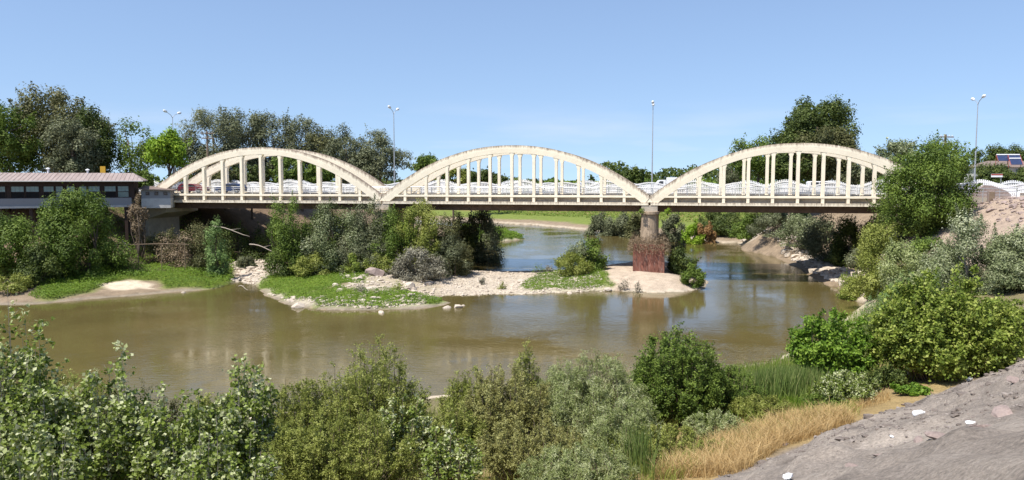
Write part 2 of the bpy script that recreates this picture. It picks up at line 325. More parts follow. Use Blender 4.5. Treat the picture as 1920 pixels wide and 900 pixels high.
blend(patch([(200, 480), (240, 462), (420, 462), (430, 478), (330, 480), (240, 488)])*(dl > 0), (.36, .23, .14))
nb = (dr > 0)*(gy < 90)
blend(nb*(pr < 0)*1., (.20, .17, .09)); blend(nb*(pr < 0)*smooth(-9, -5, pr+fbm(gx, gy, 4, 3, 8)*4)*(gy < 45), STRAW)
blend(nb*(1-smooth(1.8, 3.2, dr+fbm(gx, gy, 2, 2, 4)*1.5))*1., SAND*1.05)
blend(smooth(-.4, .5, pr+fbm(gx, gy, 1.2, 3, 9)*1.2)*(gy < 120), SLOPE)
blend(smooth(-.4, .5, pr+fbm(gx, gy, 1.2, 3, 9)*1.2)*smooth(60, 72, gy)*(gy < 120), (.40, .31, .24))
blend(.75*smooth(.5, 1.5, pr)*(gy < 60)*smooth(.10, .26, fbm(gx, gy, .9, 4, 41)), (.15, .125, .105)); blend(.7*smooth(.5, 1.5, pr)*(gy < 60)*smooth(.08, .3, fbm(gx, gy, 2.6, 4, 51)), (.42, .36, .30))
blend((pl > -3)*1., (.24, .17, .115)); blend((pl > -6)*(gy > 105)*(gx > -55)*(gy < 135)*1., (.12, .088, .065))  # second blend paints the shade under the left arch into the ground colour
blend((z < -.05)*1., (.10, .075, .04))
nx, ny = len(xs), len(ys); idx = np.arange(nx*ny).reshape(ny, nx)
fq = np.stack([idx[:-1, :-1], idx[:-1, 1:], idx[1:, 1:], idx[1:, :-1]], -1).reshape(-1, 4)
gm = bpy.data.materials.new('ground_soil'); gm.use_nodes = True; n = gm.node_tree.nodes; L = gm.node_tree.links; p = n['Principled BSDF']
p.inputs['Roughness'].default_value = .97; p.inputs['Specular IOR Level'].default_value = .15
a = n.new('ShaderNodeAttribute'); a.attribute_name = 'soil'; ge = n.new('ShaderNodeNewGeometry')
def noise(sc_, det=8, ro=.7):
    q = n.new('ShaderNodeTexNoise'); q.inputs['Scale'].default_value = sc_; q.inputs['Detail'].default_value = det; q.inputs['Roughness'].default_value = ro; L.new(ge.outputs['Position'], q.inputs['Vector']); return q
n1 = noise(.9); n2 = noise(15, 6, .8); r1 = n.new('ShaderNodeMapRange'); r1.inputs[1].default_value = .3; r1.inputs[2].default_value = .7; r1.inputs[3].default_value = .72; r1.inputs[4].default_value = 1.22; L.new(n1.outputs['Fac'], r1.inputs[0])
r2 = n.new('ShaderNodeMapRange'); r2.inputs[1].default_value = .3; r2.inputs[2].default_value = .7; r2.inputs[3].default_value = .5; r2.inputs[4].default_value = 1.38; L.new(n2.outputs['Fac'], r2.inputs[0])
mu = n.new('ShaderNodeMath'); mu.operation = 'MULTIPLY'; L.new(r1.outputs[0], mu.inputs[0]); L.new(r2.outputs[0], mu.inputs[1])
vm = n.new('ShaderNodeVectorMath'); vm.operation = 'SCALE'; L.new(a.outputs['Color'], vm.inputs[0]); L.new(mu.outputs[0], vm.inputs['Scale']); L.new(vm.outputs[0], p.inputs['Base Color'])
n3 = noise(8.0, 8, .75); bp = n.new('ShaderNodeBump'); bp.inputs['Strength'].default_value = .9; bp.inputs['Distance'].default_value = .10; L.new(n3.outputs['Fac'], bp.inputs['Height']); L.new(bp.outputs[0], p.inputs['Normal'])
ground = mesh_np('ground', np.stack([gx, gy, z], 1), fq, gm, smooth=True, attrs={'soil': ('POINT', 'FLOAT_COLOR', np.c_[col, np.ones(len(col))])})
tag(ground, kind='structure')

# water
wm = bpy.data.materials.new('river_water'); wm.use_nodes = True; n = wm.node_tree.nodes; L = wm.node_tree.links; p = n['Principled BSDF']
p.inputs['Roughness'].default_value = .06; p.inputs['IOR'].default_value = 1.33; p.inputs['Specular IOR Level'].default_value = .5
ge = n.new('ShaderNodeNewGeometry')
q = noise(.05, 5, .6); rp = n.new('ShaderNodeValToRGB'); rp.color_ramp.elements[0].position = .35; rp.color_ramp.elements[1].position = .65
rp.color_ramp.elements[0].color = (.086, .068, .024, 1); rp.color_ramp.elements[1].color = (.130, .102, .038, 1); L.new(q.outputs['Fac'], rp.inputs[0]); L.new(rp.outputs[0], p.inputs['Base Color'])
mp = n.new('ShaderNodeMapping'); mp.inputs['Scale'].default_value = (1, 2.2, 1); mp.inputs['Rotation'].default_value = (0, 0, R(-12)); L.new(ge.outputs['Position'], mp.inputs[0])
w1 = n.new('ShaderNodeTexNoise'); w1.inputs['Scale'].default_value = 1.5; w1.inputs['Detail'].default_value = 5; L.new(mp.outputs[0], w1.inputs['Vector'])
w2 = noise(.09, 4, .6); rr = n.new('ShaderNodeMapRange'); rr.inputs[1].default_value = .4; rr.inputs[2].default_value = .65; rr.inputs[3].default_value = .10; rr.inputs[4].default_value = 1.; L.new(w2.outputs['Fac'], rr.inputs[0])
mm = n.new('ShaderNodeMath'); mm.operation = 'MULTIPLY'; L.new(w1.outputs['Fac'], mm.inputs[0]); L.new(rr.outputs[0], mm.inputs[1])
bp = n.new('ShaderNodeBump'); bp.inputs['Strength'].default_value = .5; bp.inputs['Distance'].default_value = .07; L.new(mm.outputs[0], bp.inputs['Height']); L.new(bp.outputs[0], p.inputs['Normal'])
wx = np.array([-500, -200, 0, 120]); V = [(x, y, 0) for y in (-10, 90, 200, 420) for x in wx]
water = mesh_np('river_water', V, [(r*4+c, r*4+c+1, (r+1)*4+c+1, (r+1)*4+c) for r in range(3) for c in range(3)], wm); tag(water, kind='structure')

# ------------------------------------------------------------------ foliage makers
def unit(v): return v/(np.linalg.norm(v, axis=-1, keepdims=True)+1e-9)
def leaf_quads(P, N, D, size, aspect):
    """kite shaped leaves: P centre, N normal, D direction"""
    N = unit(N); S = unit(np.cross(N, D)); D = np.cross(S, N); s = size[:, None]
    a = P-D*s*.5; b = P+S*s*.5*aspect+N*s*.06-D*s*.06; c = P+D*s*.5; d = P-S*s*.5*aspect+N*s*.06-D*s*.06
    V = np.stack([a, b, c, d], 1).reshape(-1, 3); return V, np.arange(len(V)).reshape(-1, 4)
def foliage(name, P, N, D, size, aspect, tint, mt, parent):
    V, Fq = leaf_quads(P, N, D, size, aspect)
    return mesh_np(name, V, Fq, mt, parent, {'tint': ('POINT', 'FLOAT', np.repeat(np.clip(tint, 0, 1), 4))})
def rs(n_): return unit(rng.normal(size=(n_, 3)))
def limb(mb, a, b, r0, r1, n=6, k=5, bow=.12):
    a = np.array(a, float); b = np.array(b, float); ln = np.linalg.norm(b-a); off = rng.normal(size=3)*ln*bow*.5; off[2] = abs(off[2])
    ts = np.linspace(0, 1, k); mb.tube([a+(b-a)*t+off*math.sin(math.pi*t) for t in ts], [r0+(r1-r0)*t for t in ts], n)
def tree(name, X, Y, top, hw, label, cat='tree', leaf='mid', base=None, zb=None, depth=None, nl=9000, ls=.34, asp=.6, nclump=None, cr=.27,
         skirt=.12, shape='round', group=None, bark='bark', loose=.5, up=.0):
    """tree or bush whose crown is leaf clumps on limbs; top and bottom in metres of z"""
    b = gz(X, Y) if base is None else base
    if cat == 'bush': nl = int(nl*1.7)
    H = top-b; cz0 = b+H*skirt if zb is None else zb; ch = (top-cz0)/2; cc = np.array([0, 0, cz0+ch-b]); dp = depth or hw
    ncl = nclump or int(26+14*rng.random()); cr = max(cr, .98/ncl**(1/3))
    if cat != 'tree' and zb is None: cz0 = b-H*.35; ch = (top-cz0)/2; cc = np.array([0, 0, cz0+ch-b]); hw *= 1.08; dp *= 1.08
    hw *= 1.1; dp *= 1.1; ch *= 1.03; rad = np.array([hw, dp, ch])
    root = empty(name, (X, Y, b), 0, label=label, cat=cat, group=group)
    d = rs(ncl); r = rng.uniform(.35, 1, ncl)**.6; d[:, 2] = np.where(rng.random(ncl) < .15, -abs(d[:, 2]), d[:, 2])
    pc = d*r[:, None]*(1-cr*.62)
    if shape == 'cone': t = (pc[:, 2]+1)/2; pc[:, :2] *= np.clip(1.12-.95*t, .1, 1)[:, None]
    if shape == 'dome': t = (pc[:, 2]+1)/2; pc[:, :2] *= np.clip(1.18-.45*t, .2, 1.1)[:, None]
    if shape == 'fan': t = (pc[:, 2]+1)/2; pc[:, :2] *= np.clip(.5+.6*t, .2, 1.05)[:, None]
    cen = cc+pc*rad; rr_ = cr*rng.uniform(.6, 1.3, ncl); ctint = rng.normal(0, .13, ncl)
    wgt = rr_**2; k = rng.choice(ncl, nl, p=wgt/wgt.sum())
    dd = rs(nl); dd[:, 2] += up; dd = unit(dd); q = rng.uniform(.25, 1, nl)**loose*(1+.18*rng.normal(size=nl))
    sc3 = (rad*.45+rad.min()*.55)
    P = cen[k]+dd*(rr_[k]*q)[:, None]*sc3
    # loose sprays that break the outline
    nsp = 46; m_ = rng.random(nl) < (.075 if cat == 'tree' else .11); sid = rng.integers(0, nsp, nl); sc_ = cen[rng.integers(0, ncl, nsp)]; sdv = unit((sc_-cc)/rad+rs(nsp)*.45+np.array([0, 0, .5])); slen = rng.uniform(.5, 1.5, nsp)*cr*1.25
    tq = rng.random(nl); Ps = sc_[sid]+sdv[sid]*(slen[sid]*tq)[:, None]*sc3+rng.normal(size=(nl, 3))*ls*.9*(1.15-tq)[:, None]; P = np.where(m_[:, None], Ps, P)
    ok = P[:, 2] > .03; P, dd, k = P[ok], dd[ok], k[ok]; nl = len(P)
    N = unit(dd*1.1+rs(nl)*.6+np.array([0, 0, .35])); D = rs(nl)
    foliage('crown' if cat == 'tree' else 'foliage', P, N, D, ls*rng.uniform(.6, 1.3, nl), asp, .45+ctint[k]+rng.normal(0, .17, nl), LM[leaf], root)
    mb = MB(); tr = max(.05, H*.016)
    if cat == 'tree':
        tp = np.array([rng.normal()*hw*.1, 0, cc[2]+ch*.25]); mb.tube([(0, 0, -.4), (0, 0, .15), tuple(tp*.5), tuple(tp)], [tr*1.5, tr*1.15, tr*.85, tr*.4], 8)
        for i in rng.choice(ncl, min(12, ncl), False): limb(mb, tp*rng.uniform(.35, .95), cen[i], tr*.4, tr*.1)
    else:
        for i in [j_ for j_ in rng.choice(ncl, min(14, ncl), False) if cen[j_][2] > .3]: limb(mb, (rng.normal()*hw*.12, rng.normal()*dp*.12, -.2), cen[i], tr*.8, tr*.2)
    mb.build('trunk' if cat == 'tree' else 'stem', M[bark], root, smooth=True)
    return root
def plant(name, px, ytop, hwpx, Y, label, **k):
    """place a tree or bush by where it stands (distance Y) and its real size there"""
    X, _, top = aty(px, ytop, Y); hw = hwpx*Y/F
    if 'ybot' in k: k['zb'] = aty(px, k.pop('ybot'), Y)[2]
    return tree(name, X, Y, top, hw, label, **k)
def shoots(name, px, ytop, hwpx, Y, label, leaf, cat='bush', nst=55, ntw=12, nlf=26, ls=.075, asp=.55, spread=1., twl=.24, tips=0., group=None, arch=.2, dp=None, rag=.3, xb=None, minh=.1, tsd=.2, bark='twig', grow=1.1):
    """near bush: stems, side twigs, leaves set along each twig"""
    X, _, top = aty(px, ytop, Y); hw = hwpx*Y/F*1.08; b = gz(X, Y); H = (top-b)*grow; dp = dp or hw*.85; nst = int(nst*1.15)
    root = empty(name, (X, Y, b), 0, label=label, cat=cat, group=group)
    ang = rng.uniform(0, 2*math.pi, nst); e = rng.random(nst); rad = np.sqrt(rng.random(nst))
    zt = H*np.clip((1-.5*rad**2.4)*(1-rag*rng.random(nst)), .12, 1)*np.where(e < .22, rng.uniform(.3, .8, nst), 1)
    A = np.stack([np.cos(ang)*rad*hw*.45*spread, np.sin(ang)*rad*dp*.45*spread, np.zeros(nst)], 1)
    B = np.stack([np.cos(ang)*rad*hw*.95, np.sin(ang)*rad*dp*.95, zt], 1)
    if xb: B[:, 0] += xb
    out = np.stack([np.cos(ang), np.sin(ang), np.zeros(nst)], 1)
    def sp(i, t): return A[i]*(1-t)[:, None]+B[i]*t[:, None]+out[i]*(np.sin(math.pi*t)*arch*hw*.4)[:, None]
    si = np.repeat(np.arange(nst), ntw); t = rng.uniform(.08, 1, len(si))**.75; t0 = sp(si, t)
    sdir = unit(B-A)[si]; tdir = unit(sdir*.7+rs(len(si))*.75+out[si]*.2+np.array([0, 0, .28])); tl = H*twl*rng.uniform(.4, 1.1, len(si))*(1.05-.5*t)
    ti = np.repeat(np.arange(len(si)), nlf); u = rng.random(len(ti)); droop = u**2*tl[ti]*arch*.7
    P = t0[ti]+tdir[ti]*(u*tl[ti])[:, None]+rng.normal(size=(len(ti), 3))*ls*.55; P[:, 2] -= droop
    ok = P[:, 2] > minh; P = P[ok]; ti = ti[ok]; nn = len(P)
    D = unit(tdir[ti]+rs(nn)*.8); N = unit(rs(nn)+np.array([0, -.1, .8])+out[si[ti]]*.35)
    tw = rng.normal(0, .17, len(si))[ti]+rng.normal(0, .09, nst)[si[ti]]
    tint = .42+tw+rng.normal(0, tsd, nn)+tips*np.clip(P[:, 2]/H-.55, 0, 1)+(rng.random(nn) < .06+tips*.25)*.4
    foliage('foliage', P, N, D, ls*rng.uniform(.6, 1.35, nn), asp, tint, LM[leaf], root)
    mb = MB()
    for i in range(nst):
        tt = np.linspace(0, 1, 5); pts = sp(np.full(5, i), tt); pts[0, 2] -= .25; mb.tube(pts, [.028, .022, .016, .011, .005], 4, False)
    for j in rng.choice(len(si), min(len(si), 260), False):
        mb.tube([t0[j], t0[j]+tdir[j]*tl[j]*.5-np.array([0, 0, .25*tl[j]*arch*.7]), t0[j]+tdir[j]*tl[j]-np.array([0, 0, tl[j]*arch*.7])], [.009, .007, .003], 3, False)
    mb.build('stem', M[bark], root)
    return root
def blades(name, pts, h, wd, mt, bend=.35, tint=None, kind='stuff', parent=None, label=None, cat=None):
    P = np.asarray(pts, float); n_ = len(P); h = h*rng.uniform(.5, 1.25, n_); a = rng.uniform(0, 2*math.pi, n_)
    side = np.stack([np.cos(a), np.sin(a), np.zeros(n_)], 1)*wd/2; ln = rng.normal(size=(n_, 3)); ln[:, 2] = 0; ln = unit(ln)*(bend*h*rng.uniform(.2, 1.2, n_))[:, None]
    up = np.array([0, 0, 1.]); m1 = P+up*(h*.55)[:, None]+ln*.3; t1 = P+up*(h*.93)[:, None]+ln
    V = np.stack([P-side, P+side, m1-side*.75, m1+side*.75, t1-side*.12, t1+side*.12], 1).reshape(-1, 3)
    i = np.arange(n_)[:, None]*6; Fq = np.concatenate([i+np.array([0, 1, 3, 2]), i+np.array([2, 3, 5, 4])], 0)
    tv = np.repeat(np.clip((.45 if tint is None else tint)+rng.normal(0, .2, n_), 0, 1), 6)
    o = mesh_np(name, V, Fq, mt, parent, {'tint': ('POINT', 'FLOAT', tv)})
    return tag(o, label, cat, None, kind) if not parent else o
def scatter(poly, n_, world=False):
    Q = np.array(poly if world else PX(poly)); lo, hi = Q.min(0), Q.max(0); out = []
    while sum(map(len, out)) < n_:
        c = rng.uniform(lo, hi, (n_*3, 2)); out.append(c[sdist(Q, c[:, 0], c[:, 1])+fbm(c[:, 0], c[:, 1], 2.2, 3, 21)*1.6 > 0])
    c = np.concatenate(out)[:n_]; return np.c_[c, terrain(c[:, 0], c[:, 1])]
# ------------------------------------------------------------------ the arch bridge
ANG = -TH
bridge = empty('arch_bridge', (BX, BY, 0), ANG, label='cream concrete road bridge with three tied arches crossing the river', cat='bridge')
S0, S1, SP_ = -36.9, 73.5, 36.6; ZD = 11.3
def strip_attr(o, f):
    me = o.data; a_ = me.attributes.new('top', 'FLOAT', 'POINT'); co = np.empty(len(me.vertices)*3, np.float32); me.vertices.foreach_get('co', co)
    a_.data.foreach_set('value', np.array([f(*c) for c in co.reshape(-1, 3)], np.float32)); return o
HALF = 17.95; ZC, ZE = 17.45, 10.62
def rib_c(u): return ZE+(ZC-ZE)*(1-abs(u)**2.08)
for wc in (0., 6.0):
    for k in (-1, 0, 1):
        cs = SP_/2+SP_*k; mb = MB(); n_ = 48; vs = []; tops = []
        for i in range(n_+1):
            u = -1+2*i/n_; s = cs+u*HALF; zc = rib_c(u); sl = -(ZC-ZE)*2.08*abs(u)**1.08*np.sign(u)/HALF
            th = (.50+.13*abs(u)); nx_, nz_ = -sl/math.hypot(1, sl), 1/math.hypot(1, sl)
            for q_ in (-1, .1, .75, 1):
                for y_ in (-.36, .36):
                    e_ = .03 if abs(q_) == 1 else 0
                    vs.append((s+nx_*th*q_, wc+(y_-math.copysign(e_, y_)), zc+nz_*th*q_)); tops.append({-1: 0., .1: .15, .75: .7, 1: 1.}[q_])
        fs = []
        for i in range(n_):
            a_ = i*8; b_ = a_+8
            for r_ in range(3): fs += [(a_+2*r_, b_+2*r_, b_+2*r_+2, a_+2*r_+2), (a_+2*r_+1, a_+2*r_+3, b_+2*r_+3, b_+2*r_+1)]
            fs += [(a_, a_+1, b_+1, b_), (a_+6, b_+6, b_+7, a_+7)]
        fs += [(0, 2, 4, 6, 7, 5, 3, 1), tuple(n_*8+j for j in (0, 1, 3, 5, 7, 6, 4, 2))]
        mb.add(vs, fs); o = mb.build('arch_rib', M['cream'], bridge)
        a_ = o.data.attributes.new('top', 'FLOAT', 'POINT'); a_.data.foreach_set('value', tops)
        for i in range(1, 12):
            s = cs-18+3*i; u = (s-cs)/HALF; zt = rib_c(u)-.3
            if zt < ZD+.3: zt = max(zt, 10.6)
            h = MB(); h.box(s-.18, s+.18, wc-.3, wc+.3, 10.1, zt, 0)
            if zt > 14: h.prism([(s-.18, zt-.75), (s-.18, zt-.05), (s-.42, zt-.05)][::-1], wc-.28, wc+.28); h.prism([(s+.18, zt-.75), (s+.42, zt-.05), (s+.18, zt-.05)], wc-.28, wc+.28)
            hb = h.build('hanger', M['cream'], bridge)
for k in (-1, 0, 1):
    a_, b_ = SP_*k+.12, SP_*(k+1)-.12
    d_ = MB(); d_.box(a_, b_, -.34, 6.34, 11.04, 11.3); o = d_.build('deck_slab', M['cream'], bridge)
    for y0, y1, yy0, yy1 in ((-.52, .9, .34, .7), (5.1, 6.52, 5.3, 5.66)):
        d_ = MB(); d_.box(a_, b_, y0, y1, 10.05, 10.42); o = d_.build('lower_ledge', M['cream'], bridge); strip_attr(o, lambda x, y, z_: .75 if z_ > 10.3 else .35)
        MB().box(a_, b_, yy0, yy1, 10.42, 11.04).build('edge_beam', M['concrete'], bridge)
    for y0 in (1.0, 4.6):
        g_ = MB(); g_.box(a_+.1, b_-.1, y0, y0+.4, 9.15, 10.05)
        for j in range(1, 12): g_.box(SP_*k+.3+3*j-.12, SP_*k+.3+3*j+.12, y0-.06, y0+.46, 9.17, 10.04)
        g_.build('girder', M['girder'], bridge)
MB().box(S0+.4, S1-.4, .75, 5.25, 11.304, 11.34).build('road_surface', M['asphalt'], bridge)
# railings behind the ribs
for yr in (.62, 5.38):
    r_ = MB(); r_.tube([(S0, yr, 12.32), (S1, yr, 12.32)], .032, 6)
    for zz in (11.55, 11.8, 12.06): r_.tube([(S0, yr, zz), (S1, yr, zz)], .016, 4)
    s = S0+.3
    while s < S1: r_.box(s-.03, s+.03, yr-.03, yr+.03, 11.3, 12.3); s += 1.5
    r_.build('railing', M['steel'], bridge)
# piers
def round_pier(parent, s, foot, name='pier'):
    X0, Y0 = BX+s*math.cos(TH)+3*math.sin(TH), BY-s*math.sin(TH)+3*math.cos(TH); zb = gz(X0, Y0-3)-1.2
    pm = MB(); prof = [(zb, 1.28), (3.9, 1.25), (6.2, 1.16), (8.9, 1.02), (8.9, 1.28), (9.25, 1.28)]
    def stadium(r): # long axis across the bridge, round noses
        return [(s+r*math.cos(t), -.15+r*math.sin(t)) for t in np.linspace(math.pi, 2*math.pi, 11)]+[(s+r*math.cos(t), 6.15+r*math.sin(t)) for t in np.linspace(0, math.pi, 11)]
    for i, (zz, r) in enumerate(prof): pm.v += [(x, y, zz) for x, y in stadium(r)]
    for i in range(len(prof)-1): pm.f += [(i*22+j, i*22+(j+1) % 22, (i+1)*22+(j+1) % 22, (i+1)*22+j) for j in range(22)]
    pm.f.append(tuple(range(22*5, 22*6))); p_ = pm.build(name, M['pier'], parent)
    MB().box(s-1.05, s+1.05, -.45, 6.45, 9.25, 10.04, .05).build('bearing_block', M['concrete'], parent)
    if foot:
        f_ = MB(); x0, x1, y0, y1 = s-2.0, s+2.0, -2.1, 8.1; n_ = 18; ring = []
        for i in range(n_): ring.append((x0+(x1-x0)*i/n_, y0+(.022 if i % 2 else 0)))
        for i in range(30): ring.append((x1-(.022 if i % 2 else 0), y0+(y1-y0)*i/30))
        for i in range(n_): ring.append((x1-(x1-x0)*i/n_, y1-(.022 if i % 2 else 0)))
        for i in range(30): ring.append((x0+(.022 if i % 2 else 0), y1-(y1-y0)*i/30))
        N_ = len(ring); f_.v += [(x, y, zb) for x, y in ring]+[(x, y, 5.0+.05*math.sin(x*3+y)) for x, y in ring]
        f_.f += [(j, (j+1) % N_, N_+(j+1) % N_, N_+j) for j in range(N_)]+[tuple(range(N_, 2*N_))]
        f_.build('footing', M['rust'], p_)
round_pier(bridge, 0, False); round_pier(bridge, SP_, True)
ab = MB(); ab.box(-38.2, -36.2, -.9, 6.9, 4, 9.9); ab.prism([(-36.2, 7.6), (-33.0, 8.6), (-33.0, 9.9), (-36.2, 9.9)], -1.0, 7); ab.build('abutment', M['concrete'], bridge)
ab = MB(); ab.box(72.9, 75.5, -.9, 6.9, 4, 9.9); ab.build('abutment', M['concrete'], bridge)
# cream end blocks over the piers
for s in (0, SP_):
    for wc in (0., 6.): MB().prism([(s-.95, 10.43), (s+.95, 10.43), (s+.55, 11.03), (s-.55, 11.03)], wc-.3, wc+.3).build('end_block', M['cream'], bridge)

# ------------------------------------------------------------------ second road bridge behind, with the wavy white fence
rb = empty('road_bridge', (BX, BY, 0), ANG, label='low grey road bridge with wavy white fences behind the arches', cat='bridge')
NW, FW = 9.0, 20.5; E0, E1 = -92, 92
d_ = MB(); d_.box(E0, E1, NW-.6, FW+.6, 10.9, 11.33); d_.build('deck_slab', M['concrete'], rb)
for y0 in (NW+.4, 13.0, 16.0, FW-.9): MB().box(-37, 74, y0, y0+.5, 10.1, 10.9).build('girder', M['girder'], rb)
MB().box(E0+.5, E1-.5, NW+1.4, FW-1.4, 11.334, 11.36).build('road_surface', M['asphalt'], rb)
MB().box(E0+.5, E1-.5, 14.55, 14.95, 11.364, 11.5).build('median_kerb', M['concrete'], rb)
for s in (0, SP_):
    for yy in (10.5, 18.5): MB().tube([(s+.4, yy, 0), (s+.4, yy, 10.1)], .65, 16).build('pier', M['pier'], rb)
def fence_panel(s0, kind, yy, hi):
    m_ = MB(); Lp = 6.1; n_ = 26; zb = 11.42
    pk = (1.92 if kind == 'tall' else 1.6)*hi
    def zt(u): return zb+1.18*hi+(pk-1.18*hi)*(.5-.5*math.cos(2*math.pi*u))
    for i in range(n_):
        u = (i+.5)/n_; s = s0+u*Lp; top = zt(u)+(.10 if kind == 'tall' else -.03)
        m_.add([(s-.065, yy, zb), (s+.065, yy, zb), (s+.065, yy+.05, zb), (s-.065, yy+.05, zb), (s-.065, yy, top-.06), (s+.065, yy, top-.06), (s+.065, yy+.05, top-.06), (s-.065, yy+.05, top-.06), (s, yy+.025, top)],
               [(0, 1, 5, 4), (1, 2, 6, 5), (2, 3, 7, 6), (3, 0, 4, 7), (4, 5, 8), (5, 6, 8), (6, 7, 8), (7, 4, 8)])
    def rail(f, h, y0, y1):
        N_ = 20; vs = []
        for i in range(N_+1):
            u = i/N_; s = s0+u*Lp; z_ = f(u); vs += [(s, y0, z_-h), (s, y0, z_), (s, y1, z_), (s, y1, z_-h)]
        m_.add(vs, [(a*4+q, a*4+4+q, a*4+4+(q+1) % 4, a*4+(q+1) % 4) for a in range(N_) for q in range(4)])
    rail(lambda u: zt(u)-(.14 if kind == 'tall' else 0), .17, yy-.05, yy-.003)
    rail(lambda u: zb+.72*hi-.16*math.cos(2*math.pi*u), .09, yy-.04, yy-.003)
    rail(lambda u: zb+.16, .10, yy-.04, yy-.003)
    m_.box(s0-.07, s0+.07, yy-.07, yy+.12, zb-.08, zb+1.22*hi)
    return m_.build('fence_panel', M['white'], rb)
PHASE = -3.2
for i in range(-15, 15):
    s0 = PHASE+6.1*i
    fence_panel(s0, 'tall' if i % 2 else 'low', NW, 1.0)
    if i > -13: fence_panel(s0+2.2, 'low' if i % 2 else 'tall', FW, .93)

# street lamps on the median, arms across the road
def make_lamp():
    r_ = empty('street_lamp', (0, 0, 0), ANG)
    p_ = MB(); p_.tube([(0, 0, 0), (0, 0, 5), (0, 0, 12.2)], [.12, .09, .05], 10); p_.box(-.18, .18, -.18, .18, 0, .05)
    p_.build('pole', M['steel'], r_, smooth=False)
    for sg in (-1, 1):
        a_ = MB(); a_.tube([(0, 0, 12.1), (0, sg*.5, 12.55), (0, sg*1.5, 12.9)], [.045, .04, .035], 6); a_.build('arm', M['steel'], r_)
        h = MB(); pts = [(0, sg*1.4, 12.9), (0, sg*1.6, 12.98), (0, sg*2.0, 13.06), (0, sg*2.3, 13.1), (0, sg*2.4, 13.1)]; h.tube(pts, [.07, .17, .22, .16, .05], 10)
        h.build('lamp_head', M['lampwhite'], r_, smooth=True)
    return r_
def bp_(s, w_, z_=0): return (BX+s*math.cos(TH)+w_*math.sin(TH), BY-s*math.sin(TH)+w_*math.cos(TH), z_)
def s_at(px, w_):
    k = (px-960)/F; # solve X = k*Y*cosp-ish at deck level
    k /= CP
    return (k*(BY+w_*math.cos(TH))-BX-w_*math.sin(TH))/(math.cos(TH)+k*math.sin(TH))
lamp0 = make_lamp()
lamps = [(331, 'grey double street lamp above the yellow-green tree at the left'), (741, 'grey double street lamp between left and middle arches'),
         (1221, 'grey double street lamp rising over the rusty pier'), (1822, 'grey double street lamp right of the dark tree hiding the bridge end')]
for i, (px, lb) in enumerate(lamps):
    o = lamp0 if i == 0 else copy_tree(lamp0)
    o.location = bp_(s_at(px, 14.75), 14.75, 11.5); tag(o, lb, 'street lamp', 'street lamps along the road behind the bridge')

# vehicles
def vehicle(name, s, w_, z_, paint, label, kind, Lv=4.3, Wv=1.75, Hv=1.45, flip=False, cat='car'):
    r_ = empty(name, bp_(s, w_, z_), ANG+(math.pi if flip else 0), label=label, cat=cat)
    h2 = Lv/2; g = .28
    if kind == 'car': prof = [(-h2, g+.1), (-h2+.1, g), (h2-.1, g), (h2, g+.12), (h2, .72), (h2-.12, .86), (h2-1.05, .95), (h2-1.75, Hv-.04), (h2-2.1, Hv), (-h2+.75, Hv), (-h2+.4, Hv-.08), (-h2+.05, .95), (-h2, .8)]
    elif kind == 'van': prof = [(-h2, g+.1), (-h2+.1, g), (h2-.1, g), (h2, g+.12), (h2, .85), (h2-.15, 1.0), (h2-.75, 1.15), (h2-1.35, Hv-.08), (h2-1.7, Hv), (-h2+.2, Hv), (-h2, Hv-.15), (-h2, .8)]
    else: prof = [(h2-1.75, g+.1), (h2-1.7, g), (h2-.1, g), (h2, g+.12), (h2, .95), (h2-.1, 1.15), (h2-.55, 1.85), (h2-.8, 1.95), (h2-1.7, 1.95), (h2-1.75, 1.9)]
    b_ = MB().prism(prof, -Wv/2, Wv/2).build('body', paint, r_, bevel=.06)
    xr = -h2+.5 if kind == 'car' else (-h2+.35 if kind == 'van' else h2-1.45); xf = {'car': h2-1.2, 'van': h2-.95, 'truck': h2-.45}[kind]; zw = {'car': .95, 'van': 1.12, 'truck': 1.2}[kind]
    tp = (Hv-.14) if kind != 'truck' else 1.78
    for sg in (-1, 1):
        segs = {'car': 2, 'van': 3, 'truck': 1}[kind]
        for j in range(segs):
            x0 = xr+(xf-xr)*j/segs+.05; x1 = xr+(xf-xr)*(j+1)/segs-.05; xa = x1-(.42 if j == segs-1 else 0); xb_ = x0+(.3 if j == 0 and kind == 'car' else 0)
            y_ = sg*(Wv/2+.004); q = [(x0, y_-.01, zw), (x1, y_-.01, zw), (xa, y_-.01, tp), (xb_, y_-.01, tp), (x0, y_+.01, zw), (x1, y_+.01, zw), (xa, y_+.01, tp), (xb_, y_+.01, tp)]
            MB().add(q, [(0, 1, 2, 3), (7, 6, 5, 4), (0, 4, 5, 1), (1, 5, 6, 2), (2, 6, 7, 3), (3, 7, 4, 0)]).build('window', M['carglass'], r_)
        for xw in (-h2+.8, h2-.8):
            t_ = MB(); t_.tube([(xw, sg*(Wv/2-.2), .32), (xw, sg*(Wv/2+.015), .32)], .32, 18); w__ = t_.build('wheel', M['tyre'], r_)
            t_ = MB(); t_.tube([(xw, sg*(Wv/2+.016), .32), (xw, sg*(Wv/2+.03), .32)], .19, 12); t_.build('rim', M['rim'], w__)
        MB().box(h2-.06, h2+.015, sg*(Wv/2-.28)-.16, sg*(Wv/2-.28)+.16, .62, .76, .01).build('headlight', M['lens'], r_)
    if kind == 'truck': MB().box(-h2, h2-1.82, -Wv/2-.05, Wv/2+.05, .62, 2.3, .05).build('cargo_box', paint, r_); MB().box(-h2+.1, h2-1.7, -.45, .45, .35, .62).build('chassis', M['tyre'], r_)
    return r_
vehicle('parked_car', s_at(366, 3.4), 3.4, 11.345, M['carred'], 'dark red car under the left arch, nearer its left end', 'car', Hv=1.4)
vehicle('parked_car', s_at(436, 3.4), 3.4, 11.345, M['carblue'], 'dark blue car under the left arch behind the railing', 'car', Hv=1.45, flip=True)
